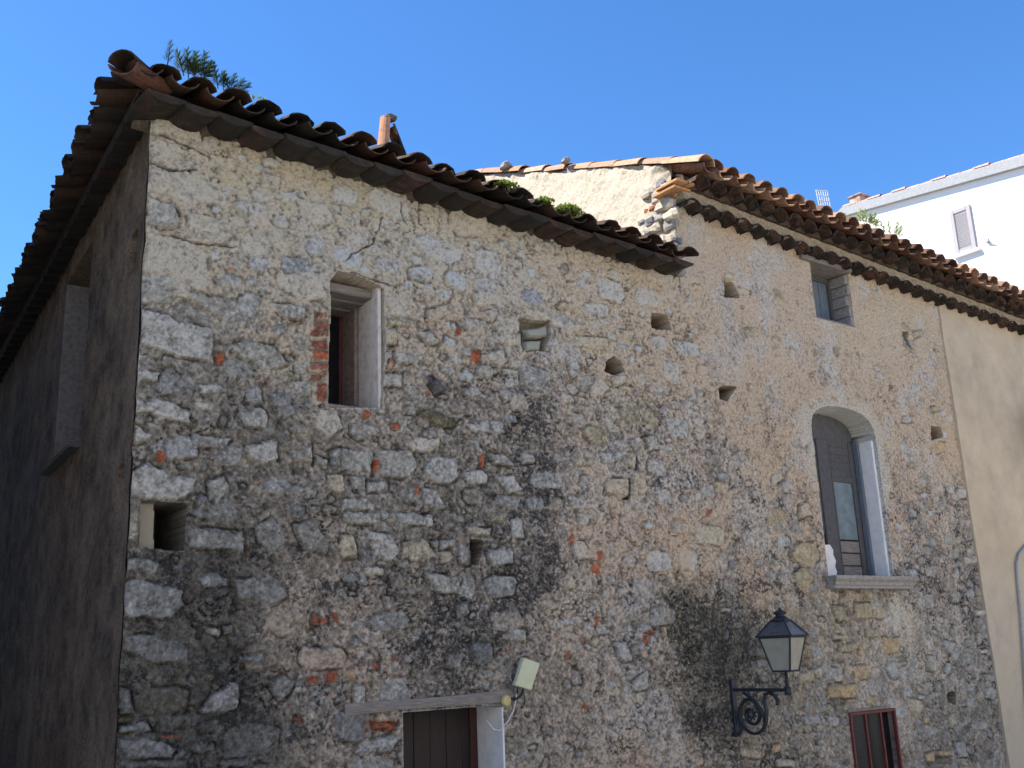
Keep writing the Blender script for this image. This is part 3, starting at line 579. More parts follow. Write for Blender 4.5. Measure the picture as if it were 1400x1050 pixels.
# streaks of pale lime under the sill, dark streaks under the cornice ends
def streak(u, v0, v1, wpx, rgb, amt):
    global colr
    m = np.exp(-((U - u + 6 * n_mid) / wpx) ** 2) * sstep(v0 - 6, v0 + 8, Vv) * (1 - sstep(v1 - 30, v1, Vv + 14 * n_mid)) * amt
    colr = colr * (1 - m[..., None]) + lin(rgb) * m[..., None]
streak(1223, 815, 870, 8, (185, 182, 172), .6); streak(1246, 820, 900, 10, (168, 158, 146), .45); streak(1213, 815, 850, 5, (50, 48, 44), .6); streak(935, 700, 800, 10, (176, 154, 130), .5)
streak(873, 690, 740, 6, (96, 88, 80), .5); streak(1193, 372, 450, 5, (130, 112, 88), .5)
# dirty dark band of the wall head under the left eaves and moss under the right ones
# recesses
for (poly, depth, cj, cb, rp) in HOLES:
    sl = window_idx(poly, .10); big = depth > .3 and (np.ptp(np.array(poly)[:, 0]) > .45)
    q = (XX[sl], ZZ[sl]) if big else (XX[sl] + .25 * (WX[sl] - XX[sl]), ZZ[sl] + .25 * (WZ[sl] - ZZ[sl]))
    s_ = poly_sd(q[0], q[1], poly)
    inn = s_ > 0; near = sstep(-.05, -.004, s_)
    hh[sl] = np.where(inn, -depth, hh[sl] * (1 - .6 * near))
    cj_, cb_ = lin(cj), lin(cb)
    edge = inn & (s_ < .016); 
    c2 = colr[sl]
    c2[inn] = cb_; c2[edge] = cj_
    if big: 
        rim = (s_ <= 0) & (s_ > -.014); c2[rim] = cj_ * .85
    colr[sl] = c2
    a2 = aux[sl]; a2[inn] = (1, .1, 0); aux[sl] = a2

# stones left inside the half-filled putlog hole
for t, pts in ((5, [(752,292),(848,278),(853,322),(772,332)]), (5, [(757,342),(824,334),(822,386),(754,386)])):
    poly = [tw(t, *p) for p in pts]; sl = window_idx(poly, .03); sd_ = poly_sd(WX[sl], WZ[sl], poly); m = sstep(-.003, .006, sd_)
    hh[sl] = hh[sl] * (1 - m) + (-.07 + .05 * sstep(0, .03, sd_)) * m; colr[sl] = colr[sl] * (1 - m[..., None]) + lin((116, 118, 112)) * m[..., None]
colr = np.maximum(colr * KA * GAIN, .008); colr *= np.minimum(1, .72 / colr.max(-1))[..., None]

def grid_mesh(name, P, colors, auxs, mat, parent):
    R_, C_ = P.shape[:2]; me = bpy.data.meshes.new(name)
    me.vertices.add(R_ * C_); me.vertices.foreach_set("co", P.astype(np.float32).ravel())
    idx = np.arange(R_ * C_).reshape(R_, C_)
    q = np.stack([idx[:-1, :-1], idx[:-1, 1:], idx[1:, 1:], idx[1:, :-1]], -1).reshape(-1, 4); nf = len(q)
    me.loops.add(nf * 4); me.loops.foreach_set("vertex_index", q.ravel().astype(np.int32))
    me.polygons.add(nf); me.polygons.foreach_set("loop_start", np.arange(0, nf * 4, 4, dtype=np.int32)); me.polygons.foreach_set("loop_total", np.full(nf, 4, np.int32))
    me.update(calc_edges=True)
    for nm, arr in (("Col", colors), ("Aux", auxs)):
        if arr is None: continue
        a4 = np.ones((R_ * C_, 4), np.float32); a4[:, :3] = arr.reshape(-1, 3)
        me.color_attributes.new(nm, 'FLOAT_COLOR', 'POINT').data.foreach_set("color", a4.ravel())
    me.polygons.foreach_set("use_smooth", np.zeros(nf, bool))
    me.materials.append(mat)
    return link(bpy.data.objects.new(name, me), parent)
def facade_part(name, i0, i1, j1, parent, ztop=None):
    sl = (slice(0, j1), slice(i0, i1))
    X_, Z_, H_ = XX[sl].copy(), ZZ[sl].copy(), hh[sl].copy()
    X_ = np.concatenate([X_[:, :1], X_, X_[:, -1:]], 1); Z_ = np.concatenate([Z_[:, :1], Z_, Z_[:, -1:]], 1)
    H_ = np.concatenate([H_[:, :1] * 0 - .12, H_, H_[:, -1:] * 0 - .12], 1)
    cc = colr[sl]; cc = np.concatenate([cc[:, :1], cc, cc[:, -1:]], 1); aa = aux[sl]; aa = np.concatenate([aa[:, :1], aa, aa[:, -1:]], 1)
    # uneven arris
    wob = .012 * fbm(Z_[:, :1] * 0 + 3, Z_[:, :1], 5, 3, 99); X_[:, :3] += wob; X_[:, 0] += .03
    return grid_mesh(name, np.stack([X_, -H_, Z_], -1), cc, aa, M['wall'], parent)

# ------------------------------------------------------------------ clay tiles
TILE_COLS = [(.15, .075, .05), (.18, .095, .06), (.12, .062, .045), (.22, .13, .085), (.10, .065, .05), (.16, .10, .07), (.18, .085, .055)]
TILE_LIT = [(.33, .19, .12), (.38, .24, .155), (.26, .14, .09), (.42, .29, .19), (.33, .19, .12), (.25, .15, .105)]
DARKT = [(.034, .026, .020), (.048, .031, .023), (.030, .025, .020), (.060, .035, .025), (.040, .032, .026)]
def coppo(mb, o, along, across, normal, L, r0, r1, convex, th=.014, seg=8, col=(.2, .1, .06), arc=math.pi * .93, lift=0.0, chip=0.0, solid=False, vs=.86):
    """one curved tile: o = lower end axis point, along = up the slope; r0 radius at lower end, r1 at upper end"""
    V = []; 
    for e, (d, r, lf) in enumerate(((0, r0, 0), (L * .5, (r0 + r1) / 2, lift / 2), (L, r1, lift))):
        for sh in (0, 1):
            rr = r - (th if sh else 0)
            for k in range(seg + 1):
                a = (math.pi - arc) / 2 + arc * k / seg
                w = random.uniform(-1, 1) * .003 if e == 0 else 0
                dd = d + (random.uniform(0, chip) if e == 0 else 0)
                V.append(o + along * dd + across * (rr * math.cos(a) * 1.0) + normal * (convex * (rr * math.sin(a) * vs) + lf + w))
    n = seg + 1; Fc = []
    def idx(e, sh, k): return (e * 2 + sh) * n + k
    for e in range(2):
        for k in range(seg):
            Fc.append((idx(e, 0, k), idx(e, 0, k + 1), idx(e + 1, 0, k + 1), idx(e + 1, 0, k)))
            Fc.append((idx(e, 1, k + 1), idx(e, 1, k), idx(e + 1, 1, k), idx(e + 1, 1, k + 1)))
        for k in (0, seg): Fc.append((idx(e, 0, k), idx(e + 1, 0, k), idx(e + 1, 1, k), idx(e, 1, k)))
    for k in range(seg):
        Fc.append((idx(0, 0, k + 1), idx(0, 0, k), idx(0, 1, k), idx(0, 1, k + 1))); Fc.append((idx(2, 0, k), idx(2, 0, k + 1), idx(2, 1, k + 1), idx(2, 1, k)))
    if solid: Fc.append(tuple(idx(0, 1, k) for k in range(seg + 1)) if convex > 0 else tuple(idx(0, 1, k) for k in range(seg, -1, -1)))
    mb.add(V, Fc, col)
def tiled_roof(mb, o, across, along, ncol, nrow, pitch, palette, keep=None, row=.52, jit=1.0, lowrad=.42, TL=.64, rise=.28, vs=.86):
    across = across.normalized(); along = along.normalized(); normal = across.cross(along).normalized()
    if normal.z < 0: normal = -normal
    for j in range(nrow):
        for i in range(ncol):
            for kind in (0, 1):
                c = o + across * (pitch * (i + .5 * kind)) + along * (row * j)
                if keep and not keep(c): continue
                rr = random.uniform(-1, 1) * jit
                al = (along + across * rr * .035).normalized(); ac = (across - along * rr * .035).normalized()
                c = c + along * random.uniform(-.03, .03) * jit + normal * random.uniform(-.006, .010) * jit
                col = random.choice(palette); f = random.uniform(.8, 1.2); col = tuple(x * f for x in col)
                if kind == 0:
                    coppo(mb, c + normal * (pitch * lowrad * vs - .015), al, ac, normal, TL, pitch * (lowrad - .02), pitch * (lowrad + .02), -1, col=col, lift=.004, vs=vs)
                else:
                    coppo(mb, c + normal * (pitch * rise), al, ac, normal, TL, pitch * (lowrad + .01), pitch * (lowrad - .07), 1, col=col, lift=.0, chip=.03, vs=vs)

# ------------------------------------------------------------------ left stone house
i_l = xi(SEAM_L); j_l = zi(7.50)
SIDE = Vector((0.07, 1.0, 0.0)).normalized(); SIDEN = Vector((-1.0, 0.07, 0.0)).normalized()
left = thing("stone_house", "old grey rubble house with dark tiled roof, brick-edged window and dark plank door", "house", (2.5, 0, 0))
left_inv = Vector((2.5, 0, 0))
def fix(o, root=None):
    """keep world placement when the root sits at its base"""
    if o.parent is not None:
        o.matrix_parent_inverse = Matrix.Translation(-Vector(o.parent.matrix_world.translation if False else o.parent.location))
    return o
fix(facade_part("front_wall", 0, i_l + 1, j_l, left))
# side wall in the alley
sx = np.arange(0, 12.01, .035); sz = np.concatenate([[0, 1.0], np.arange(1.9, 7.46, .03)]); SX, SZ = np.meshgrid(sx, sz)
sh = .02 * fbm(SX, SZ, .9, 3, 111) + .014 * fbm(SX, SZ, 4, 4, 112) + .007 * fbm(SX, SZ, 14, 2, 113)
tone = 1 + .7 * fbm(SX, SZ, 1.1, 5, 114, .6) + .8 * fbm(SX, SZ, 5, 4, 115, .65)
scol = lin((124, 106, 88))[None, None, :] * np.clip(tone, .4, 1.7)[..., None]
for (y0, y1, z0, z1, dp, cj, cb) in ((2.45, 3.95, 4.88, 7.12, .55, (120, 117, 112), (30, 28, 26)), (.28, .50, 6.05, 6.42, .25, (70, 66, 62), (20, 20, 20)), (.32, .52, 4.10, 4.30, .15, (120, 60, 45), (40, 30, 26))):
    inn = (SX > y0) & (SX < y1) & (SZ > z0) & (SZ < z1); sh = np.where(inn, -dp, sh); scol[inn] = lin(cb)
    e = inn & ((SX < y0 + .04) | (SX > y1 - .04) | (SZ < z0 + .04) | (SZ > z1 - .04)); scol[e] = lin(cj)
P0 = np.array([2.5, 0.0, 0.0]); SP = P0 + SX[..., None] * np.array(SIDE) + SZ[..., None] * np.array([0, 0, 1]) + sh[..., None] * np.array(SIDEN)
SP[:, 0, :] = np.stack([2.488 + .008 * fbm(0 * sz + 3, sz, 5, 3, 99), -.006 + 0 * sz, sz], -1)
saux = np.zeros(SP.shape); saux[..., 1] = np.clip(.45 + .5 * fbm(SX, SZ, 2.5, 3, 116), 0, 1); saux[..., 2] = .9
fix(grid_mesh("side_wall", SP[:, ::-1], scol[:, ::-1], saux, M['wall'], left))
body = MB(); body.box((3.4, .95, 0), (9.1, 9, 7.1)); fix(body.build("rear_wall", M['stucco'], left))
M['sill_d'] = mat_plain("grimy_stone_sill", (.10, .092, .085), .92, 20, .55, 1.4, .8, .01, .1)
M['jamb_d'] = mat_plain("grimy_jamb_plaster", (.15, .142, .135), .92, 20, .65, 1.25, .6, .008, .15)
# sill and jamb of the tall alley opening
sw = link(bpy.data.objects.new("side_window", None), left); fix(sw)
Ms = Matrix.Translation(P0) @ Matrix(((SIDE.x, -SIDEN.x, 0, 0), (SIDE.y, -SIDEN.y, 0, 0), (0, 0, 1, 0), (0, 0, 0, 1)))
q = MB(); q.box((2.34, -.13, 4.815), (4.20, .50, 4.868), Ms, .02); q.build("sill", M['sill_d'], sw)
q = MB(); q.box((3.88, -.012, 4.88), (3.945, .53, 7.10), Ms, .01); q.build("jamb", M['jamb_d'], sw)
q = MB(); q.box((2.5, .46, 4.88), (3.88, .50, 7.08), Ms); q.build("shutter", M['door_brown'], sw)

def zl(x): return 7.506 - .0505 * (x - 2.5)             # eaves height along the left roof
SL = .30
rt = MB(); PIT = .325
across = Vector((1, 0, -.0505)); along = Vector((0, 1, SL))
def keep_f(c): return (c.x - 2.12) > (c.y + .38) * .88 - .08
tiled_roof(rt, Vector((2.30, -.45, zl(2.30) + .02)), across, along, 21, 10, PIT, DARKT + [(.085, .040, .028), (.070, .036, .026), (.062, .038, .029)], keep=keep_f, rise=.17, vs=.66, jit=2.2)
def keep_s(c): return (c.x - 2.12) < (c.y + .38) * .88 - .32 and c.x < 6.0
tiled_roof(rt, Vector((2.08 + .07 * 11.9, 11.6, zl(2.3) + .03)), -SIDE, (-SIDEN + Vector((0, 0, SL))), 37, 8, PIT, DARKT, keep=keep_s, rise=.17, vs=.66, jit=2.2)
# hip tiles climbing from the corner
hip = Vector((.88, 1, .28)).normalized(); hx = hip.cross(Vector((0, 0, 1))).normalized(); hn = hx.cross(hip).normalized()
for j in range(10):
    coppo(rt, Vector((2.09, -.50, zl(2.1) - .01)) + hip * (.52 * j) + hn * (.03 + random.uniform(-.01, .015)), hip, hx, hn, .64, .128, .115, 1, col=random.choice(DARKT))
coppo(rt, Vector((2.10, -.46, zl(2.1) + .06)), (hip + Vector((.5, 0, -.1))).normalized(), hx, hn, .5, .135, .12, -1, col=(.12, .058, .04))
fix(rt.build("roof", M['tile'], left))
deck = MB()
deck.add([(2.35, -.10, zl(2.2) + .07), (9.05, -.10, zl(9) + .07), (9.05, 4.7, zl(9) + 1.50), (6.4, 4.7, zl(6.4) + 1.5), (2.35, -.10, zl(2.2) + .04), (9.05, -.10, zl(9) + .04), (9.05, 4.7, zl(9) + 1.47), (6.4, 4.7, zl(6.4) + 1.47)],
         [(0, 1, 2, 3), (7, 6, 5, 4), (0, 4, 5, 1), (1, 5, 6, 2), (2, 6, 7, 3), (3, 7, 4, 0)])
deck.add([(2.35, -.10, zl(2.2) + .07), (6.4, 4.7, zl(6.4) + 1.5), (6.4, 11.5, zl(6.4) + 1.5), (3.1, 11.5, zl(2.2) + .07), (2.35, -.10, zl(2.2) + .03), (6.4, 4.7, zl(6.4) + 1.46), (6.4, 11.5, zl(6.4) + 1.46), (3.1, 11.5, zl(2.2) + .03)],
         [(0, 1, 2, 3), (7, 6, 5, 4), (0, 3, 7, 4), (3, 2, 6, 7), (2, 1, 5, 6)])
deck.add([(9.05, 4.7, zl(9) + 1.50), (6.4, 4.7, zl(6.4) + 1.5), (6.4, 9.5, zl(6.4) + .2), (9.05, 9.5, zl(9) + .2)], [(0, 1, 2, 3)])
M['deck'] = mat_plain("dark_roof_boards", (.05, .04, .033), .9, 12, .6, 1.4, .4, .01, .1)
fix(deck.build("roof_deck", M['deck'], left))
# course of tiles bedded under the eaves, hollow side up, and the mortar bed on the wall head
ev = MB()
for i in range(21):
    x = 2.50 + .318 * i; z = 7.345 - .040 * (x - 2.5)
    f = random.uniform(.75, 1.25); c = random.choice(DARKT + [(.075, .042, .03)]); c = tuple(v * f for v in c)
    al = Vector((random.uniform(-.06, .06), 1, random.uniform(.02, .08))).normalized(); ac = Vector((1, 0, -.04)).normalized()
    coppo(ev, Vector((x + random.uniform(-.012, .012), -.39 + random.uniform(-.03, .02), z + .10 + random.uniform(-.012, .012))), al, ac, ac.cross(al), .55, .180, .160, -1, th=.016, col=c, arc=math.pi * .88, solid=True, vs=.52)
for i in range(35):
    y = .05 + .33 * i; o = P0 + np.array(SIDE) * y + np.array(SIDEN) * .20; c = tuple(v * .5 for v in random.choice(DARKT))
    al = (-SIDEN + Vector((0, 0, .12))).normalized(); ac = -SIDE
    coppo(ev, Vector((o[0], o[1], 7.44)), al, ac, ac.cross(al), .55, .180, .160, -1, th=.016, col=c, arc=math.pi * .88, solid=True, vs=.52)
fix(ev.build("eaves_course", M['tile_dark'], left))
be = MB()
n = 90; V = []
for i in range(n + 1):
    x = 2.36 + (9.16 - 2.36) * i / n; zt = 7.40 - .040 * (x - 2.5)
    w = .018 * math.sin(i * 2.1) + random.uniform(-.015, .015)
    V += [(x, .03 + w, zt - .04 + w), (x, .0 + w, zt + .005), (x, -.10 + w, zt + .09), (x, .12, zt + .12), (x, .12, zt - .10)]
Fc = [(i * 5 + k, (i + 1) * 5 + k, (i + 1) * 5 + (k + 1) % 5, i * 5 + (k + 1) % 5) for i in range(n) for k in range(5)] + [(4, 3, 2, 1, 0), tuple(n * 5 + k for k in range(5))]
be.add(V, [tuple(reversed(f)) for f in Fc])
M['bed'] = mat_plain("sooty_mortar_bed", (.085, .072, .055), .95, 40, .5, 1.5, .9, .012, .1)
fix(be.build("mortar_bed", M['bed'], left))

def part(mb, name, mat, root, parent=None, smooth=False):
    o = mb.build(name, M[mat], parent if parent is not None else root, smooth)
    if parent is None: o.matrix_parent_inverse = Matrix.Translation(-Vector(root.location))
    return o
def grp(name, root):
    o = link(bpy.data.objects.new(name, None), root); return o
# window of the left house
M['jamb_l'] = mat_plain("pale_jamb_plaster", (.60, .55, .50), .92, 14, .7, 1.15, .8, .01, .15)
w = part(MB(), "window", 'red_frame', left) if False else None
mb = MB(); x0, x1, z0, z1 = LW['x0'], LW['x1'], LW['z0'], LW['z1']
mb.box((x0 - .02, .765, z0), (x0 + .09, .795, z1 - .10), bev=.006); mb.box((x1 - .07, .765, z0), (x1, .795, z1 - .10), bev=.006); mb.box((x0 + .09, .767, z0), (x1 - .07, .793, z0 + .07), bev=.005); mb.box((x0 + .09, .767, z1 - .20), (x1 - .07, .793, z1 - .12), bev=.005)
win = part(mb, "window", 'red_frame', left)
mb = MB(); mb.box((x0 + .088, .775, z0 + .068), (x1 - .068, .785, z1 - .198)); part(mb, "pane", 'pane_dark', left, win)
mb = MB(); mb.box((x0 + .13, .755, z0 + .01), (x0 + .15, .763, z1 - .14)); part(mb, "glazing_bar", 'wood_v', left, win)
mb = MB(); mb.box((x1 - .014, .035, z0 + .0), (x1 + .03, .47, z1 - .07), bev=.02); part(mb, "jamb", 'jamb_l', left, win)
M['jamb2'] = mat_plain("brown_stained_plaster", (.25, .20, .175), .9, 16, .6, 1.3, .5, .008, .15)
mb = MB(); mb.box((x1 - .045, .475, z0 + .0), (x1 + .02, .762, z1 - .12), bev=.01); part(mb, "inner_jamb", 'jamb2', left, win)
mb = MB(); mb.box((x0 - .05, .16, z1 - .17), (x1 + .02, .34, z1 - .075), bev=.012); mb.box((x0 - .05, .345, z1 - .185), (x1 + .02, .55, z1 - .09), bev=.012); mb.box((x0 - .05, .555, z1 - .20), (x1 + .02, .764, z1 - .10), bev=.012); part(mb, "lintel", 'wood_grey', left, win)
mb = MB(); mb.box((x0 - .03, .012, z0 - .035), (x1 + .03, .46, z0 + .012), bev=.012); part(mb, "sill", 'wood_grey', left, win)
# door
x0, x1, z1 = DR['x0'], DR['x1'], DR['z1']
mb = MB(); bw = (x1 - x0) / 6
for k in range(6): mb.box((x0 + bw * k + .002, .445 + .004 * (k % 2), .03), (x0 + bw * (k + 1) - .002, .475, z1 - .02), bev=.004)
door = part(mb, "door", 'door_brown', left)
mb = MB(); mb.box((x1 - .10, .425, .03), (x1 - .012, .443, z1 - .02), bev=.004); part(mb, "door_frame", 'red_dark', left, door)
mb = MB(); mb.box((x1 - .010, -.004, .03), (x1 + .012, .443, z1 - .012), bev=.004); part(mb, "jamb", 'white_plaster', left, door)
a, b = on_y(470, 979), on_y(697, 958); a2, b2 = on_y(470, 968), on_y(697, 948)
mb = MB(); nseg = 16; V = []
for i in range(nseg + 1):
    t = i / nseg; zb = a[2] + (b[2] - a[2]) * t + .010 * math.sin(5 * t) + random.uniform(-.003, .003); zt = a2[2] + (b2[2] - a2[2]) * t + .006 * math.sin(7 * t + 1) + .03 + random.uniform(-.003, .003); xx = a[0] + (b[0] - a[0]) * t
    V += [(xx, -.030, zb), (xx, -.036, (zb + zt) / 2), (xx, -.026, zt), (xx, .40, zt), (xx, .40, zb + .01)]
Fc = [tuple(reversed((i * 5 + k, (i + 1) * 5 + k, (i + 1) * 5 + (k + 1) % 5, i * 5 + (k + 1) % 5))) for i in range(nseg) for k in range(5)] + [(0, 1, 2, 3, 4), tuple(nseg * 5 + k for k in (4, 3, 2, 1, 0))]
mb.add(V, Fc); part(mb, "lintel", 'wood_grey', left, door)

# ------------------------------------------------------------------ right house
right = thing("plastered_house", "taller beige rough-plastered house on the right with double tile cornice, arched window and sunlit gable", "house", (9.2, 0, 0))
zr_top = 8.30
def zr(x): return 8.46 - .045 * (x - 9.2) + .002 * max(0, x - 13)     # eaves height of the right roof
part_ = lambda mb, name, mat, parent=None, smooth=False: part(mb, name, mat, right, parent, smooth)
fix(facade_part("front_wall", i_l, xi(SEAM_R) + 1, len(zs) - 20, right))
# smooth rendered stretch beyond the seam
px_ = np.arange(SEAM_R - .03, 26.0, .12); pz_ = np.arange(0, 8.45, .12); PX, PZ = np.meshgrid(px_, pz_)
ph = .035 + .008 * fbm(PX, PZ, .8, 3, 131) + .003 * fbm(PX, PZ, 4, 2, 132); pc = lin((180, 167, 147))[None, None, :] * (1 + .15 * fbm(PX, PZ, .9, 5, 133, .6) + .10 * fbm(PX, PZ, 5, 3, 134) + .09 * fbm(PX * 2.5, PZ * .35, 1.3, 4, 137, .6))[..., None]
lo = sstep(4.0, 2.9, PZ + .25 * fbm(PX, PZ, 2, 2, 135)); pc = pc * (1 - lo[..., None]) + lin((172, 164, 150)) * lo[..., None]
u_p, v_p = project(np.stack([PX, 0 * PX, PZ], -1)); st = np.exp(-(((u_p - 1397) / 16) ** 2 + ((v_p - 590) / 40) ** 2)); pc *= (1 - .35 * st)[..., None]
PXe = PX.copy(); edge_w = .02 * fbm(PZ[:, :1] * 0, PZ[:, :1], 3, 3, 136); PXe[:, :1] += edge_w
Pp = np.stack([PXe, -ph, PZ], -1); Pp[:, 0, 1] = .05; Pp[:, 1, 0] = PXe[:, 0] + .004
pc = pc * KA * .72
fix(grid_mesh("rendered_wall", Pp, pc, None, M['plain'], right))
body = MB(); body.box((9.35, .95, 0), (26, 9, 8.0)); part_(body, "rear_wall", 'stucco')
# gable wall above the left roof, lit by the sun
GX = 9.20; SLR = .385
gy = np.arange(-.02, 5.2, .03); ga = np.linspace(0, 1, 90); GY, GA = np.meshgrid(gy, ga)
ztopg = 8.745 + SLR * GY + .02 * fbm(GY, GY, 4, 2, 140); GZ = 6.9 + (ztopg - 6.9) * GA
ghh = .012 * fbm(GY, GZ, 2, 3, 141) + .012 * fbm(GY, GZ, 8, 4, 142, .6) + .02 * sstep(.93, 1, GA) * fbm(GY, GZ, 9, 2, 143)
gcol = lin((196, 186, 166))[None, None, :] * (1 + .10 * fbm(GY, GZ, 3, 4, 144) + .08 * fbm(GY, GZ, 14, 3, 145))[..., None]
colm = np.clip(sstep(.42, .10, GY + .12 * fbm(GY, GZ, 5, 2, 146)), 0, 1); ghh -= .06 * colm * (.5 + fbm(GY, GZ, 6, 3, 147)); gcol = gcol * (1 - colm[..., None]) + lin((160, 150, 135)) * colm[..., None]
GP = np.stack([GX - ghh, GY, GZ], -1); GP[:, 0, :] = np.stack([GX + .0 * ga, -.01 + 0 * ga, GZ[:, 0]], -1)
M['gable'] = mat_col("sunlit_lime_render", ns=30, lo=.6, hi=1.25, bs=.7, bd=.01)
part_o = grid_mesh("gable_wall", GP[:, ::-1], gcol[:, ::-1], None, M['gable'], right); fix(part_o)
# broken corner stones of the gable
rb = MB()
def rock(mb, c, r, seed, col=None, sq=(1, 1, .8)):
    rs = np.random.RandomState(seed); V = []; n1, n2 = 7, 5
    for i in range(n2 + 1):
        ph_ = math.pi * i / n2
        for k in range(n1):
            a = 2 * math.pi * k / n1; q_ = r * rs.uniform(.78, 1.12)
            sx_, sy_, sz_ = math.sin(ph_) * math.cos(a), math.sin(ph_) * math.sin(a), math.cos(ph_)
            pw_ = lambda t: math.copysign(abs(t) ** .7, t)
            V.append((c[0] + q_ * pw_(sx_) * sq[0], c[1] + q_ * pw_(sy_) * sq[1], c[2] + q_ * pw_(sz_) * sq[2]))
    Fc = [(i * n1 + k, (i + 1) * n1 + k, (i + 1) * n1 + (k + 1) % n1, i * n1 + (k + 1) % n1) for i in range(n2) for k in range(n1)]
    mb.add(V, Fc, col)
rs = np.random.RandomState(5)
for k in range(80):
    z = rs.uniform(7.2, 8.55); y = rs.uniform(-.03, .34 + .35 * rs.rand()); r = rs.uniform(.035, .11)
    ci = rs.randint(8); c = lin([(165, 160, 152), (182, 172, 155), (120, 122, 126), (160, 95, 62), (190, 182, 165), (150, 145, 138), (175, 165, 150), (140, 138, 134)][ci]); r = min(r, .045) if ci == 3 else r
    rock(rb, (9.215 + rs.uniform(-.04, .03), y, z), r, k, tuple(c), (.7, 1.25, .7))
M['rubble'] = mat_col("corner_rubble", ns=30, lo=.6, hi=1.3, bs=.7, bd=.01)
part_(rb, "corner_rubble", 'rubble')
ot = MB(); 
for (y0, z, dx, c) in ((-.12, 8.36, .0, (.50, .28, .13)), (-.05, 8.30, .02, (.46, .25, .12))):
    ot.box((9.02 + dx, y0 - .16, z), (9.34, y0 + .24, z + .035), Matrix.Translation((0, 0, 0)) @ Matrix.Rotation(0, 4, 'X'), .004, col=c)
part_(ot, "corner_tile", 'rubble')
# roof
rr = MB(); PR = .32
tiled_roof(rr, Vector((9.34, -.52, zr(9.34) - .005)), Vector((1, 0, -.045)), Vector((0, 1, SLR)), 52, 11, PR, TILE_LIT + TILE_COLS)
part_(rr, "roof", 'tile')
# verge: a run of cover tiles along the gable
vt = MB(); al = Vector((0, 1, SLR)).normalized(); ac = Vector((1, 0, 0)); nn = ac.cross(al)
for j in range(10):
    o = Vector((9.31 + random.uniform(-.025, .025), -.52 + .56 * j * al.y, 8.545 + .56 * j * al.z))
    a2 = (al + Vector((random.uniform(-.05, .05), 0, random.uniform(-.03, .03)))).normalized()
    f = random.uniform(.82, 1.12); coppo(vt, o, a2, ac, nn, .68, .16, .13, 1, col=tuple(v * f for v in random.choice([(.50, .31, .20), (.48, .31, .21), (.44, .27, .18), (.40, .25, .17), (.48, .28, .17)])))
M['tile_sun'] = mat_col("sunlit_clay_tile", rough=.8, ns=20, lo=.65, hi=1.25, bs=.5, bd=.005, moss=(.13, .11, .08), mossamt=.05)
part_(vt, "verge_tiles", 'tile_sun')
dk_ = MB(); 
dk_.add([(9.26, -.15, zr(9.26) + .10), (26, -.15, zr(26) + .10), (26, 5.0, zr(26) + 2.05), (9.26, 5.0, zr(9.26) + 2.05), (9.26, -.15, zr(9.26) + .07), (26, -.15, zr(26) + .07), (26, 5.0, zr(26) + 2.02), (9.26, 5.0, zr(9.26) + 2.02)],
        [(0, 1, 2, 3), (7, 6, 5, 4), (0, 4, 5, 1), (1, 5, 6, 2), (2, 6, 7, 3), (3, 7, 4, 0)])
dk_.add([(9.26, 5.0, zr(9.26) + 2.05), (26, 5, zr(26) + 2.05), (26, 9.5, zr(26) + .3), (9.26, 9.5, zr(9.26) + .3)], [(3, 2, 1, 0)])
part_(dk_, "roof_deck", 'deck')
# double cornice of half-round tiles with mortar bands
def cornice(zoff, proj, name):
    mb = MB(); n = int((26 - 9.25) / .318)
    for i in range(n):
        x = 9.36 + .318 * i + random.uniform(-.01, .01); z = zr(x) + zoff
        c = random.choice([(.085, .058, .043), (.10, .06, .043), (.07, .054, .042), (.115, .064, .046)]); f = random.uniform(.75, 1.2)
        al = Vector((random.uniform(-.05, .05), 1, .03)).normalized(); ac = Vector((1, 0, -.045)).normalized()
        coppo(mb, Vector((x, -proj + random.uniform(-.02, .02), z)), al, ac, ac.cross(al), .50, .146, .130, 1, th=.016, seg=8, col=tuple(v * f for v in c), arc=math.pi * .98)
    return part_(mb, name, 'tile_dark')
cornice(-.375, .235, "lower_cornice"); cornice(-.108, .395, "upper_cornice")
def band(z0, z1, y, name, mat='mortar'):
    mb = MB(); n = 260; V = []
    for i in range(n + 1):
        x = 9.22 + (26 - 9.22) * i / n; w = .012 * math.sin(i * 1.7) + random.uniform(-.022, .022); zz = zr(x) + random.uniform(-.008, .008)
        V += [(x, -y + w, zz + z0 + w * .5), (x, -y + .01 + w * .6, zz + z1 + w * .5), (x, .25, zz + z1), (x, .25, zz + z0)]
    Fc = [tuple(reversed((i * 4 + k, (i + 1) * 4 + k, (i + 1) * 4 + (k + 1) % 4, i * 4 + (k + 1) % 4))) for i in range(n) for k in range(4)] + [(0, 1, 2, 3), tuple(n * 4 + k for k in (3, 2, 1, 0))]
    mb.add(V, Fc); return part_(mb, name, mat)
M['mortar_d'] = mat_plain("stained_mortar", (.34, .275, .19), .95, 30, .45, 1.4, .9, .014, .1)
M['mortar_k'] = mat_plain("dark_mortar", (.10, .08, .06), .95, 30, .45, 1.5, .9, .014, .1)  # darker mortar for the band behind the upper cornice tiles
band(-.262, -.118, .185, "lower_band", 'mortar_d'); band(-.095, .06, .20, "upper_band", 'mortar_k')
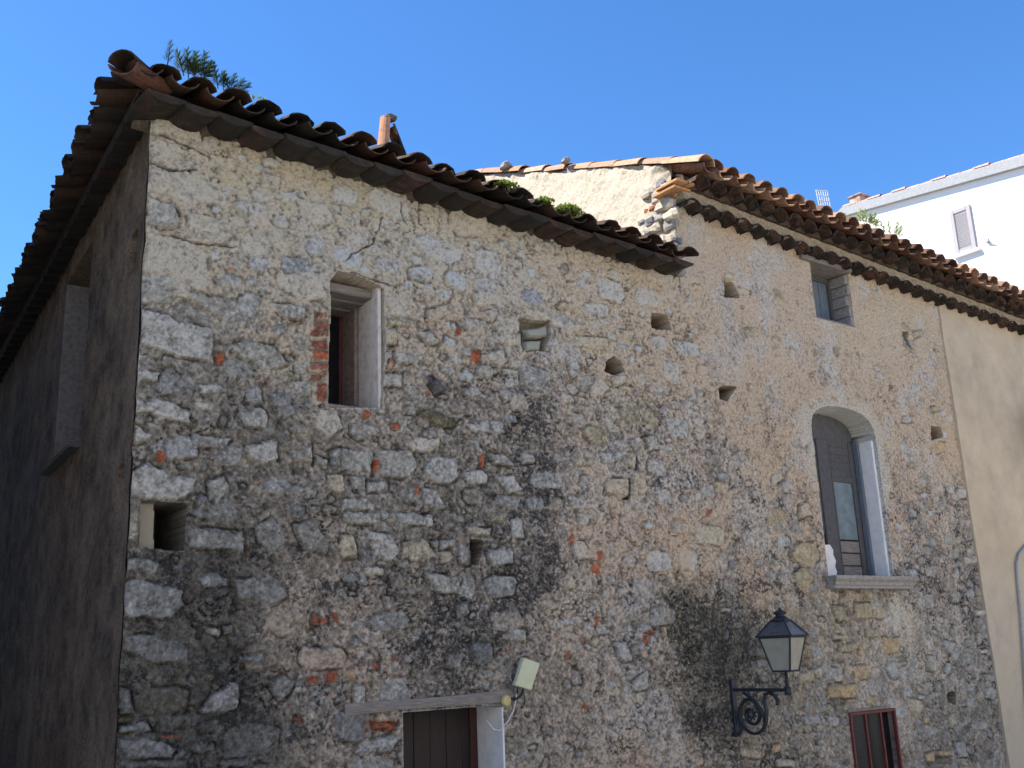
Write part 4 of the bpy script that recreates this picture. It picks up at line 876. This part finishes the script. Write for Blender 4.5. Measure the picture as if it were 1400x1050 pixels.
# attic window
x0, x1, z0, z1 = AW['x0'], AW['x1'], AW['z0'], AW['z1']
mb = MB(); bw = (x1 - x0) / 3
for k in range(3): mb.box((x0 + bw * k, .33 + .006 * (k % 2), z0 + .01), (x0 + bw * (k + 1) - .004, .352, z1 - .05), bev=.004)
aw = part_(mb, "attic_window", 'wood_blue')
mb = MB(); mb.box((x1 - .10, .295, z0 + .01), (x1 - .05, .328, z1 - .05), bev=.006); mb.box((x0, .297, z1 - .11), (x1 - .10, .326, z1 - .05), bev=.006); part_(mb, "frame", 'wood_v', aw)
mb = MB(); mb.box((x0 - .26, -.07, z1 - .02), (x1 + .04, .32, z1 + .055), bev=.015); part_(mb, "lintel", 'wood_grey', aw)
mb = MB(); zc = z0
for k in range(5):
    hq = (z1 - .02 - z0) / 5; mb.box((x1 - .045 + .012 * (k % 2), .005 + .02 * (k % 3), zc + .004), (x1 + .03, .325, zc + hq - .004), bev=.016); zc += hq
part_(mb, "jamb", 'stone_trim', aw)
mb = MB(); mb.box((x0 - .03, .0, z0 - .02), (x1 - .06, .33, z0 + .018), bev=.01); part_(mb, "sill", 'wood_grey', aw)
# arched window
x0, x1, z0, zs_, zt_ = ARX0, ARX1, ARZ0, ARZS, ARZT
def prism(mb, outline, y0, y1):
    n = len(outline); V = [(x, y0, z) for x, z in outline] + [(x, y1, z) for x, z in outline]
    mb.add(V, [tuple(range(n - 1, -1, -1)), tuple(range(n, 2 * n))] + [((i + 1) % n, i, n + i, n + (i + 1) % n) for i in range(n)])
mb = MB(); yf = .36
xa, xb, xc, xd = 12.10, 12.40, 12.86, x1 - .035
mb.box((x0 + .02, yf, z0 + .62), (xa, yf + .03, zs_), bev=.004); mb.box((xa + .003, yf - .02, z0 + .01), (xb, yf + .035, zs_), bev=.010); mb.box((xc, yf - .012, z0 + .01), (xd, yf + .035, zs_), bev=.008)
mb.box((xb - .035, yf - .028, z0 + .02), (xb - .012, yf - .018, zs_ - .05), bev=.003)
top = arch_pts(x0 + .02, x1 - .03, zs_ - .002, zt_ - .03); prism(mb, [(x1 - .03, zs_ - .55), ] + top + [(x0 + .02, zs_ - .55)], yf + .004, yf + .030)
mb.box((xb + .002, yf - .010, zs_ - .60), (xc - .002, yf + .03, zs_ - .52), bev=.006)
for k in range(4): mb.box((xb + .03, yf - .006, zs_ - .42 + .11 * k), (xc - .02, yf + .01, zs_ - .385 + .11 * k), bev=.004)
arw = part_(mb, "arched_window", 'wood_v')
mb = MB(); mb.box((xb + .001, yf + .012, z0 + .56), (xc - .001, yf + .02, zs_ - .601)); part_(mb, "pane", 'pane_blue', arw)
mb = MB(); hq = (.53) / 3
for k in range(3): mb.box((xb + .003, yf + .002 + .010 * (k % 2), z0 + .02 + hq * k), (xc - .003, yf + .028, z0 + .02 + hq * (k + 1) - .012), bev=.012)
part_(mb, "lower_panel", 'wood_grey', arw)
mb = MB(); mb.box((x1 - .030, .05, z0 + .005), (x1 + .012, yf - .004, zs_ + .0), bev=.014); part_(mb, "jamb", 'white_plaster', arw)
mb = MB(); mb.box((x1 - .085, yf - .10, z0 + .01), (x1 - .036, yf - .014, zs_ + .04), bev=.008); part_(mb, "frame", 'wood_blue', arw)
mb = MB(); prism(mb, [(xa - .16, z0 + .03), (xa + .07, z0 + .02), (xa + .11, z0 + .10), (xa + .08, z0 + .17), (xa + .115, z0 + .25), (xa + .07, z0 + .33), (xa + .08, z0 + .40), (xa + .02, z0 + .47), (xa - .16, z0 + .46)], yf - .036, yf - .030); part_(mb, "gap_light_sheet", 'white_plaster', arw)  # white sheet standing in for bright light seen through the broken stile
prof = [(-.02, 0), (-.14, 0), (-.14, .035), (-.155, .045), (-.165, .085), (-.19, .105), (-.205, .125), (-.205, .165), (-.02, .165)]
mb = MB(); sx0, sx1 = pw(1128, 800)[0] + .02, pw(1243, 795)[0] - .12; zb = z0 - .162
V = [(sx0 - (.0 if k in (0, 1, 8) else (-p[0] - .14) * .6), p[0], zb + p[1]) for k, p in enumerate(prof)] + [(sx1 + (.0 if k in (0, 1, 8) else (-p[0] - .14) * .6), p[0], zb + p[1]) for k, p in enumerate(prof)]
m_ = len(prof); mb.add(V, [tuple(range(m_)), tuple(range(2 * m_ - 1, m_ - 1, -1))] + [(i, m_ + i, m_ + (i + 1) % m_, (i + 1) % m_) for i in range(m_)]); mb.box((sx0 + .02, -.015, zb + .01), (sx1 - .02, .34, zb + .155))
part_(mb, "sill", 'stone_trim', arw)
# barred window
x0, x1, z0, z1 = RW['x0'], RW['x1'], RW['z0'], RW['z1']
mb = MB(); t_ = .035
mb.box((x0, -.03, z0), (x0 + t_, .02, z1), bev=.004); mb.box((x1 - t_, -.03, z0), (x1, .02, z1), bev=.004); mb.box((x0 + t_, -.028, z1 - t_), (x1 - t_, .018, z1), bev=.004); mb.box((x0 + t_, -.028, z0), (x1 - t_, .018, z0 + t_), bev=.004)
for k in (1, 2): xx = x0 + (x1 - x0) * k / 3; mb.box((xx - .015, -.024, z0 + t_), (xx + .015, .016, z1 - t_), bev=.004)
bwn = part_(mb, "barred_window", 'red_frame')
mb = MB(); mb.box((x0 + .01, .10, z0 + .01), (x1 - .01, .12, z1 - .01)); part_(mb, "pane", 'pane_dark', bwn)
mb = MB(); k = 0
zz = z0 + t_ + .01
while zz < z1 - t_: mb.box((x0 + t_ + .002, .004, zz), (x0 + (x1 - x0) / 3 - .016, .008, zz + .006)); zz += .022
part_(mb, "mesh_screen", 'iron', bwn)
mb = MB(); mb.box((x0 - .04, -.03, z1 + .004), (x1 - .18, .1, z1 + .04), Matrix.Identity(4), .012); part_(mb, "lintel", 'wood_grey', bwn)

# ------------------------------------------------------------------ wall lantern
lx, lz = on_y(1000, 943)[0], on_y(1000, 943)[2]
# arm length from the place of the post
best = min([k * .01 for k in range(20, 160)], key=lambda L: abs(project(np.array([lx, -L, lz]))[0] - 1077)); LY = -best
lamp = thing("wall_lantern", "dark iron street lantern with frosted glass on a scrolled bracket, fixed to the plastered wall", "street lamp", (lx, 0, lz))
lp = lambda mb, name, mat, parent=None, smooth=False: part(mb, name, mat, lamp, parent, smooth)
mb = MB(); mb.box((lx - .022, LY, lz - .018), (lx + .022, -.02, lz + .018), bev=.005); mb.box((lx - .035, -.045, lz - .52), (lx + .035, .02, lz + .12), bev=.008)
def ribbon(mb, pts, w, t):
    mb.tube(pts, t, 6)
    for s in (-1, 1): mb.tube([(p[0] + s * w, p[1], p[2]) for p in pts], t * .9, 6)
sc_ = []
for i in range(64):
    a = math.pi * 1.05 + i / 63 * math.pi * 3.3; r_ = .235 * (1 - i / 63 * .72)
    sc_.append((lx, -.27 + r_ * math.cos(a) * .92 * 1.0, lz - .265 + r_ * math.sin(a) * 1.0))
ribbon(mb, sc_, .014, .016)
ribbon(mb, [(lx, -.055, lz - .50), (lx, -.10, lz - .44), (lx, -.06, lz - .3), (lx, -.05, lz - .22)], .014, .014)
s2 = [(lx, -.46, lz - .36), (lx, -.49, lz - .25), (lx, -.475, lz - .12), (lx, -.50, lz - .045), (lx, -.56, lz - .035), (lx, -.63, lz - .06), (lx, -.67, lz - .115), (lx, -.65, lz - .16)]
ribbon(mb, s2, .014, .016); ribbon(mb, [(lx, -.18, lz - .03), (lx, -.30, lz - .10), (lx, -.42, lz - .22), (lx, -.46, lz - .34)], .014, .014)
for i in range(9):
    a = i / 9 * 6.28; mb.tube([(lx, -.27 + .03 * math.cos(a), lz - .265 + .03 * math.sin(a)), (lx, -.27 + .075 * math.cos(a), lz - .265 + .075 * math.sin(a))], [.02, .008], 6)
lp(mb, "bracket", 'iron')
zt0 = project(np.array([lx, LY, lz]))[1]
def zpx(v):                                               # height of a photo row on the lantern's axis
    return min([lz + k * .004 for k in range(-60, 320)], key=lambda z: abs(project(np.array([lx, LY, z]))[1] - v))
zb_, ze_, zk_, zf_ = zpx(917), zpx(871), zpx(848), zpx(830)
mb = MB(); mb.lathe([(.035, -.055), (.040, -.03), (.040, .03), (.022, .04), (.018, zb_ - lz - .01), (.05, zb_ - lz)], (lx, LY, lz), 12); lp(mb, "post", 'iron', None, True)
R0, R1, ROT = .150, .265, math.radians(45 + 12)
def sq(r, z, k, rot=ROT): a = rot + k * math.pi / 2; return Vector((lx + r * math.cos(a), LY + r * math.sin(a), z))
fr = MB()
for k in range(4):
    fr.tube([sq(R0, zb_, k), sq(R1, ze_, k)], .011, 6); fr.tube([sq(R0, zb_, k), sq(R0, zb_, k + 1)], .011, 6); fr.tube([sq(R1, ze_, k), sq(R1, ze_, k + 1)], .012, 6)
    fr.tube([sq(R1 + .035, ze_ + .012, k), sq(R1 + .035, ze_ + .012, k + 1)], .012, 6)
    fr.tube([sq(R1 + .03, ze_ + .015, k), sq(.115, zk_, k)], .010, 6); fr.tube([sq(.115, zk_, k), sq(.115, zk_, k + 1)], .010, 6)
frame = lp(fr, "lantern_frame", 'iron')
M['roof_glass'] = mat_plain("lantern_roof_metal", (.10, .12, .15), .3, 20, .7, 1.3, .1, .002, .5, .6)
for k in range(4):
    mb = MB(); a, b, c, d = sq(R0 - .004, zb_, k), sq(R0 - .004, zb_, k + 1), sq(R1 - .004, ze_, k + 1), sq(R1 - .004, ze_, k); n_ = (b - a).cross(d - a).normalized() * .004
    mb.add([a, b, c, d, a - n_, b - n_, c - n_, d - n_], [(0, 1, 2, 3), (7, 6, 5, 4), (0, 4, 5, 1), (1, 5, 6, 2), (2, 6, 7, 3), (3, 7, 4, 0)]); lp(mb, "glass_pane", 'frost')
mb = MB()
for k in range(4):
    a, b, c, d = sq(R1 + .028, ze_ + .014, k), sq(R1 + .028, ze_ + .014, k + 1), sq(.112, zk_ - .004, k + 1), sq(.112, zk_ - .004, k); mb.add([a, b, c, d], [(0, 1, 2, 3)])
lp(mb, "lantern_roof", 'roof_glass')
mb = MB(); hgt = zf_ - zk_; mb.lathe([(.112, 0), (.085, .02), (.06, hgt * .30), (.045, hgt * .40), (.075, hgt * .50), (.08, hgt * .56), (.055, hgt * .68), (.02, hgt * .80), (.012, hgt * .86), (.016, hgt * .92), (.004, hgt)], (lx, LY, zk_), 14, ROT); lp(mb, "finial", 'iron', None, True)
mb = MB(); mb.lathe([(.02, .0), (.03, .05), (.055, .10), (.06, .16), (.04, .21), (.01, .23)], (lx, LY, zb_ + .01), 12); lp(mb, "bulb", 'white_plaster', None, True)

# ------------------------------------------------------------------ cream box by the door with its arm and cables
c4 = [on_y(716, 899, -.14), on_y(738, 907, -.14), on_y(726, 944, -.14), on_y(704, 937, -.14)]
bx = thing("plastic_box", "tilted cream plastic box on a bent black arm above the door lintel", "fixture", tuple(on_y(691, 958, 0)))
mb = MB(); V4 = [Vector(p) for p in c4]; dn = Vector((0, .045, .0)); cen = sum(V4, Vector()) / 4
fr4 = [p + (cen - p) * .06 for p in V4]; V = [tuple(p) for p in V4] + [tuple(p + dn) for p in V4]
V = [tuple(p + Vector((0, -.008, 0))) for p in fr4] + [tuple(p) for p in V4] + [tuple(p + dn) for p in V4]
Fc = [(3, 2, 1, 0), (8, 9, 10, 11)] + [(i, (i + 1) % 4, 4 + (i + 1) % 4, 4 + i) for i in range(4)] + [(4 + i, 4 + (i + 1) % 4, 8 + (i + 1) % 4, 8 + i) for i in range(4)]
mb.add(V, [tuple(reversed(f)) for f in Fc]); part(mb, "cover", 'cream', bx)
def P3(u, v, y): return tuple(on_y(u, v, y))
mb = MB(); mb.tube([P3(696, 956, -.05), P3(704, 956, -.075), P3(710, 953, -.09), P3(714, 947, -.105), P3(716, 938, -.11)], .012, 8); mb.tube([P3(708, 937, -.11), P3(707, 948, -.09)], .008, 6)
mb.tube([P3(716, 950, -.05), P3(718, 955, -.04), P3(717, 964, -.02)], .005, 6); part(mb, "arm", 'black', bx, None, True)
pc0 = Vector(P3(691, 958, -.035)); mb = MB(); V = []
for (r_, y_) in ((.055, 0), (.055, -.02), (.045, -.035), (.015, -.045)):
    for k in range(16): V.append((pc0.x + r_ * math.cos(k * math.pi / 8), pc0.y + y_, pc0.z + r_ * math.sin(k * math.pi / 8)))
mb.add(V, [(i * 16 + k, i * 16 + (k + 1) % 16, (i + 1) * 16 + (k + 1) % 16, (i + 1) * 16 + k) for i in range(3) for k in range(16)] + [tuple(range(48, 64))]); part(mb, "base_disc", 'ceramic', bx)
mb = MB(); mb.tube([P3(706, 948, -.085), P3(705, 958, -.07), P3(702, 972, -.06), P3(695, 985, -.05), P3(687, 995, -.02), P3(683, 999, -.01), P3(675, 997, -.01), P3(665, 985, .02)], .0055, 6); part(mb, "cable", 'white_cable', bx, None, True)
mb = MB(); mb.box((P3(705, 933, 0)[0] + .02, -.147, P3(705, 933, 0)[2] + .02), (P3(705, 933, 0)[0] + .05, -.1405, P3(705, 933, 0)[2] + .03), bev=.001); part(mb, "screw", 'black', bx)

# grey pipe at the right edge
pp = MB(); pts = [(1425, 735), (1402, 747), (1393, 758), (1390, 772), (1392, 800), (1396, 840), (1400, 900), (1406, 1000)]
pp.tube([P3(u, v, -.07) for u, v in pts], .022, 8); o = pp.build("wall_pipe", M['grey_trim'], None, True); tag(o, "thin pale grey pipe bending down the smooth beige wall at the right edge", "pipe")

# ------------------------------------------------------------------ tile vent on the left roof
vp = Vector(on_y(527, 200, .35)); vent = thing("roof_vent", "two leaning clay tiles topped by a mossy stone, standing on the dark left roof", "vent", tuple(vp))
mb = MB(); coppo(mb, vp + Vector((-.02, 0, -.10)), Vector((.10, .04, 1)).normalized(), Vector((.25, -.97, 0)).normalized(), Vector((-.97, -.25, .08)).normalized(), .46, .085, .075, 1, col=(.46, .24, .14)); part(mb, "lit_tile", 'tile_sun', vent)  # sunlit side of the vent, its brightness put into a paler clay colour
mb = MB(); coppo(mb, vp + Vector((.22, .02, -.12)), Vector((-.40, .0, 1)).normalized(), Vector((0, -1, 0)), Vector((.93, 0, .36)), .42, .085, .075, 1, col=(.16, .08, .055)); part(mb, "shaded_tile", 'tile_dark', vent)  # side away from the sun, its shade put into a darker clay colour
mb = MB(); rock(mb, tuple(vp + Vector((.06, 0, .355))), .072, 77, (.12, .12, .10), (1.2, 1.1, .5)); part(mb, "cap_stone", 'rubble', vent)

# ------------------------------------------------------------------ plants on the roofs
def sprig(mb, base, h, lean, nn=22, nl=.06, w=.0065, rs=random):
    base = Vector(base); d = Vector((lean[0], lean[1], 1)).normalized(); a = d.cross(Vector((.3, 1, .1))).normalized(); b = d.cross(a)
    mb.tube([base, base + d * h * .5, base + d * h + Vector((lean[0] * .1 * h, 0, 0))], [.006, .005, .002], 5)
    for i in range(nn):
        t = .12 + .88 * i / nn; p = base + d * (h * t); L = nl * (1.15 - .75 * t) * rs.uniform(.8, 1.2)
        for s in range(4):
            an = i * 2.4 + s * 2.1; out = (a * math.cos(an) + b * math.sin(an)); q = p + (out * .85 + d * .65) * L; sd_ = d.cross(out).normalized() * w
            mid = p + (out * .85 + d * .55) * L * .5
            mb.add([p, mid + sd_, q, mid - sd_], [(0, 1, 2, 3)])
def plant(name, label, base, specs, mat, nl, cat="plant", w=.0065, group=None):
    p = thing(name, label, cat, base, group); mb = MB(); rs = random.Random(hash(label) % 999 if False else len(label))
    for (dx, dy, h, lx_, nn) in specs: sprig(mb, (base[0] + dx, base[1] + dy, base[2]), h, (lx_, rs.uniform(-.2, .1)), nn, nl, w, rs)
    part(mb, "foliage", mat, p); return p
def rz(x, y): return zl(x) + .02 + SL * (y + .4) + .06
def at(u, v, y=-.05): p = on_y(u, v, y); return (p[0], p[1], p[2])
plant("needle_plant", "single tiny feathery sprig, leftmost plant on the left roof", at(229, 89), [(0, 0, .25, .05, 22)], 'needle', .065, w=.0042)
plant("needle_plant", "largest dark green feathery clump on the left roof, right of the tiny sprig", at(266, 108), [(-.10, 0, .24, -.32, 26), (-.05, .02, .28, -.12, 28), (0, 0, .30, .05, 30), (.05, .01, .33, .18, 30), (.08, 0, .25, .35, 26), (.0, -.03, .20, -.45, 20), (.06, -.03, .2, .5, 20), (-.03, -.04, .18, .1, 20)], 'needle', .10, w=.0055)
plant("needle_plant", "smaller feathery green clump right of the largest one on the left roof", at(308, 124), [(-.07, 0, .24, -.15, 24), (-.02, 0, .20, .05, 22), (.04, 0, .19, .25, 20), (.09, 0, .18, .55, 18), (.13, 0, .17, .75, 14), (.02, -.03, .15, -.3, 16)], 'needle', .085, w=.005)
plant("roof_weed", "tiny thin weed poking over the tiles right of the feathery clumps", at(354, 138), [(0, 0, .07, .1, 8), (.04, 0, .05, .4, 8), (-.05, 0, .05, -.4, 8)], 'weed', .03)
def clump(name, label, base, rx, rzz, n, mat, cat="moss", leaf=.034):
    p = thing(name, label, cat, base); mb = MB(); rs = random.Random(len(label))
    for i in range(n):
        a = rs.uniform(0, 6.28); e = rs.uniform(0, 1) ** .6; q = Vector((base[0] + rx * e * math.cos(a), base[1] + .11 * e * math.sin(a), base[2] + rzz * (1 - e * e) * rs.uniform(.2, 1.1)))
        d = Vector((rs.uniform(-1, 1), rs.uniform(-1, 1), rs.uniform(0, 1.2))).normalized(); s_ = d.cross(Vector((rs.uniform(-1, 1), .3, rs.uniform(-1, 1)))).normalized()
        L = leaf * rs.uniform(.6, 1.4); mb.add([q, q + d * L * .5 + s_ * L * .35, q + d * L, q + d * L * .5 - s_ * L * .35], [(0, 1, 2, 3)])
    part(mb, "foliage", mat, p); return p
clump("moss_clump", "bright green moss tuft on the left roof, the upper of two, below the sunlit gable", at(692, 257, -.42), .15, .065, 420, 'leaf')
clump("moss_clump", "bright green moss tuft on the left roof, the lower and larger of two", at(779, 291, -.46), .18, .085, 520, 'leaf')
clump("moss_clump", "small dull green moss patch between the two bright tufts on the left roof", at(745, 278, -.42), .12, .05, 260, 'leaf')
plant("roof_weed", "left of two pale leafy weeds on the right roof before the white house", at(1188, 308, .0), [(-.2, 0, .18, -.4, 14), (-.12, 0, .24, -.3, 16), (-.05, 0, .25, -.1, 18), (.03, 0, .2, .15, 16), (.12, 0, .24, .2, 18), (.18, 0, .17, .6, 12), (.0, -.05, .15, .3, 12)], 'weed', .08, w=.009)
plant("roof_weed", "right of two pale leafy weeds on the right roof before the white house", at(1219, 322, .0), [(-.15, 0, .22, -.5, 14), (-.02, 0, .26, .0, 14), (.12, 0, .27, .25, 16), (.2, 0, .26, .45, 12)], 'weed', .08, w=.009)
clump("moss_clump", "green moss on the cornice under the right roof above the small attic window", (pw(1195, 355)[0], -.30, pw(1195, 352)[1] + .0), .5, .06, 300, 'needle')
clump("moss_clump", "low green weed tuft on the right roof edge beside the white lattice", at(1152, 302, -.2), .2, .08, 260, 'weed')
# loose stones on the verge
for k, (u, v, r_, lab) in enumerate(((691, 227, .085, "pale rough stone weighing down the verge tiles, the left of two"), (773, 220, .06, "pale rough stone weighing down the verge tiles, the right of two"))):
    q = on_x(u, v, 9.14); mb = MB(); rock(mb, tuple(q), r_, 31 + k, None, (1, 1.3, .8)); tag(mb.build("loose_stone", M['rock']), lab, "stone", "stones on the verge")
# white lattice behind the right roof
q = on_y(1126, 274, 2.2); lt = thing("lattice_panel", "small white wire lattice rising behind the right roof tiles", "lattice", (q[0], q[1], q[2] - .9))
mb = MB(); ax = Vector((.93, .1, .24)).normalized(); az = Vector((-.12, 0, 1)).normalized(); c = Vector(q)
for i in range(6): s_ = -.22 + .088 * i; mb.tube([c + ax * s_ - az * .3, c + ax * s_ + az * .2], .009, 5)
for i in range(6): s_ = -.3 + .1 * i; mb.tube([c - ax * .22 + az * s_, c + ax * .22 + az * s_], .009, 5)
part(mb, "grid", 'white_wire', lt); mb = MB(); mb.tube([c - az * .3, (q[0], q[1], q[2] - 1.3)], .015, 6); part(mb, "pole", 'white_wire', lt)

# ------------------------------------------------------------------ white house behind
WXX = 28.0
ap, rg, lfp = on_x(1155, 285, WXX), on_x(1400, 215, WXX), on_x(1130, 312, WXX)
wh = thing("white_house", "sunlit white house with grey roof edge rising behind the right roof", "house", (WXX, ap[1], 0))
sr = (rg[2] - ap[2]) / (rg[1] - ap[1]); sl_ = (lfp[2] - ap[2]) / (lfp[1] - ap[1])
yR, yL = ap[1] - 11, ap[1] + 5.0; zR, zL = ap[2] + sr * (yR - ap[1]), ap[2] + sl_ * (yL - ap[1])
mb = MB(); out = [(yR, 0), (yR, zR), (ap[1], ap[2]), (yL, zL), (yL, 0)]
V = [(WXX, y, z) for y, z in out] + [(WXX + 10, y, z) for y, z in out]; mb.add(V, [(0, 1, 2, 3, 4), (9, 8, 7, 6, 5)] + [((i + 1) % 5, i, 5 + i, 5 + (i + 1) % 5) for i in range(5)])
part(mb, "wall", 'white_wall', wh)
def slab(mb, p, q_, x0, x1, t, off):
    p = Vector((0, *p)); q_ = Vector((0, *q_)); d = (q_ - p).normalized(); n_ = Vector((0, -d.z, d.y)); n_ = n_ if n_.z > 0 else -n_
    V = []
    for x in (x0, x1):
        for (c, k) in ((p, off), (q_, off), (q_, off + t), (p, off + t)): V.append((x, c.y + n_.y * k, c.z + n_.z * k))
    mb.add(V, [(0, 1, 2, 3), (7, 6, 5, 4), (0, 4, 5, 1), (1, 5, 6, 2), (2, 6, 7, 3), (3, 7, 4, 0)])
mb = MB(); A_ = (ap[1], ap[2]); slab(mb, A_, (yR - .3, zR - .3 * sr), WXX - .16, WXX + 10.2, .30, -.30); slab(mb, A_, (yL + .3, zL + .3 * sl_), WXX - .165, WXX + 10.2, .30, -.298); part(mb, "roof_edge", 'grey_trim', wh)
mb = MB(); slab(mb, (A_[0] - .3, A_[1] - .3 * sr), (yR - .3, zR - .3 * sr), WXX - .02, WXX + 10.2, .05, .005); slab(mb, (A_[0] + .3, A_[1] + .3 * sl_), (yL + .3, zL + .3 * sl_), WXX - .02, WXX + 10.2, .05, .007)
for j in range(22):
    y = ap[1] - .4 - .45 * j; al = Vector((0, 1, sr)).normalized(); coppo(mb, Vector((WXX + .12, y, ap[2] + sr * (y - ap[1]) + .05 + random.uniform(-.02, .05))), al, Vector((1, 0, 0)), Vector((1, 0, 0)).cross(al), .5, .12, .10, 1)
M['far_tile'] = mat_plain("pale_pink_tile", (.50, .33, .28), .85, 6, .7, 1.3, .3, .02, .2)
part(mb, "roof", 'far_tile', wh)
mb = MB(); mb.box((WXX + .02, ap[1] - .62, ap[2] + .0), (WXX + .5, ap[1] - .18, ap[2] + .26), bev=.03); mb.box((WXX - .03, ap[1] - .68, ap[2] + .265), (WXX + .55, ap[1] - .12, ap[2] + .33), bev=.03)
M['brick_pale'] = mat_plain("pale_brick", (.46, .32, .26), .9, 5, .5, 1.5, .5, .02, .1); part(mb, "chimney", 'brick_pale', wh)
wa, wb, wc = on_x(1291, 293, WXX), on_x(1330, 279, WXX), on_x(1308, 350, WXX)
wd_ = on_x(1342, 337, WXX); y0, y1 = wc[1] + .0, on_x(1336, 337, WXX)[1]; y0, y1 = max(y0, y1), min(y0, y1); z1, z0 = wa[2] + .0, wc[2]
mb = MB(); f_ = .13
mb.box((WXX - .06, y1, z0), (WXX - .003, y1 + f_, z1), bev=.01); mb.box((WXX - .06, y0 - f_, z0), (WXX - .003, y0, z1), bev=.01); mb.box((WXX - .06, y1 + f_, z1 - f_), (WXX - .003, y0 - f_, z1), bev=.01); mb.box((WXX - .06, y1 + f_, z0), (WXX - .003, y0 - f_, z0 + f_), bev=.01)
fw = part(mb, "window", 'shutter', wh)
mb = MB(); zz = z0 + f_ + .01
while zz < z1 - f_ - .04:
    mb.box((-.02, y1 + f_ + .003, -.004), (.02, y0 - f_ - .003, .004), Matrix.Translation((WXX - .028, 0, zz + .02)) @ Matrix.Rotation(math.radians(-48), 4, 'Y')); zz += .07
part(mb, "louvre", 'shutter', wh, fw)
mb = MB(); mb.box((WXX - .12, y1 - .10, z0 - .10), (WXX - .003, y0 + .06, z0 - .004), bev=.015); part(mb, "sill", 'white_wall', wh, fw)
hk = on_x(1352, 331, WXX); mb = MB(); mb.box((WXX - .10, hk[1] - .05, hk[2] - .02), (WXX - .003, hk[1] + .05, hk[2] + .02), bev=.01); mb.tube([(WXX - .09, hk[1] - .05, hk[2]), (WXX - .16, hk[1] - .08, hk[2] + .05)], .02, 6); part(mb, "wall_hook", 'grey_trim', wh)

# ------------------------------------------------------------------ unseen house added across the alley to keep the side wall in shade
nb = thing("alley_shade_house", "unseen tall stucco house added left of the stone house to shade its side wall", "house", (-4, 5, 0))
mb = MB(); mb.box((-7.5, .6, 0), (-1.2, 34, 13.2)); part(mb, "wall", 'stucco', nb)
mb = MB(); V = [(-7.9, .2, 13.2), (-.9, .2, 13.2), (-.9, 34.4, 13.2), (-7.9, 34.4, 13.2), (-4.35, 3.6, 14.2), (-4.35, 31, 14.2)]
mb.add(V, [(0, 1, 4), (1, 2, 5, 4), (2, 3, 5), (3, 0, 4, 5), (3, 2, 1, 0)]); part(mb, "roof", 'far_tile', nb)
mb = MB()
for (y, z) in ((2.4, 6.4), (6.0, 6.4), (2.4, 3.2), (6.0, 3.2)):
    mb = MB(); mb.box((-1.22, y, z), (-1.185, y + .9, z + 1.3), bev=.01); part(mb, "shutter", 'door_brown', nb)


# ------------------------------------------------------------------ unseen houses added behind the camera to bounce warm sunlight onto the facade
M['bounce_stucco'] = mat_plain("pale_bounce_stucco", (.80, .78, .74), .95, 3, .85, 1.12, .3, .02, .1)
for k, (xa_, xb_, hq_) in enumerate(((-24, -9, 11.5), (-8.7, 5, 10.5), (5.3, 18, 12.0), (18.3, 34, 11.0))):
    oh = thing("street_bounce_house", ("%s unseen pale house added behind the viewer to bounce sunlight" % ("leftmost", "second", "third", "rightmost")[k]), "house", ((xa_ + xb_) / 2, -15, 0), "added bounce houses across the street")
    mb = MB(); mb.box((xa_, -25, .6), (xb_, -13 - .3 * (k % 2), hq_)); part(mb, "wall", 'bounce_stucco', oh)
    mb = MB(); mb.add([(xa_, -12.6, hq_ + .01), (xb_ , -12.6, hq_ + .01), (xb_, -25.5, hq_ + .01), (xa_, -25.5, hq_ + .01), (xa_, -19, hq_ + 2), (xb_, -19, hq_ + 2)], [(0, 1, 5, 4), (2, 3, 4, 5), (1, 2, 5), (3, 0, 4), (3, 2, 1, 0)]); part(mb, "roof", 'far_tile', oh)
    for i in range(4):
        for zf in (2.2, 5.2):
            mb = MB(); xw = xa_ + (xb_ - xa_) * (i + .5) / 4; mb.box((xw - .5, -13 - .3 * (k % 2) + .003, zf), (xw + .5, -13 - .3 * (k % 2) + .05, zf + 1.5), bev=.01); part(mb, "shutter", 'door_brown', oh)
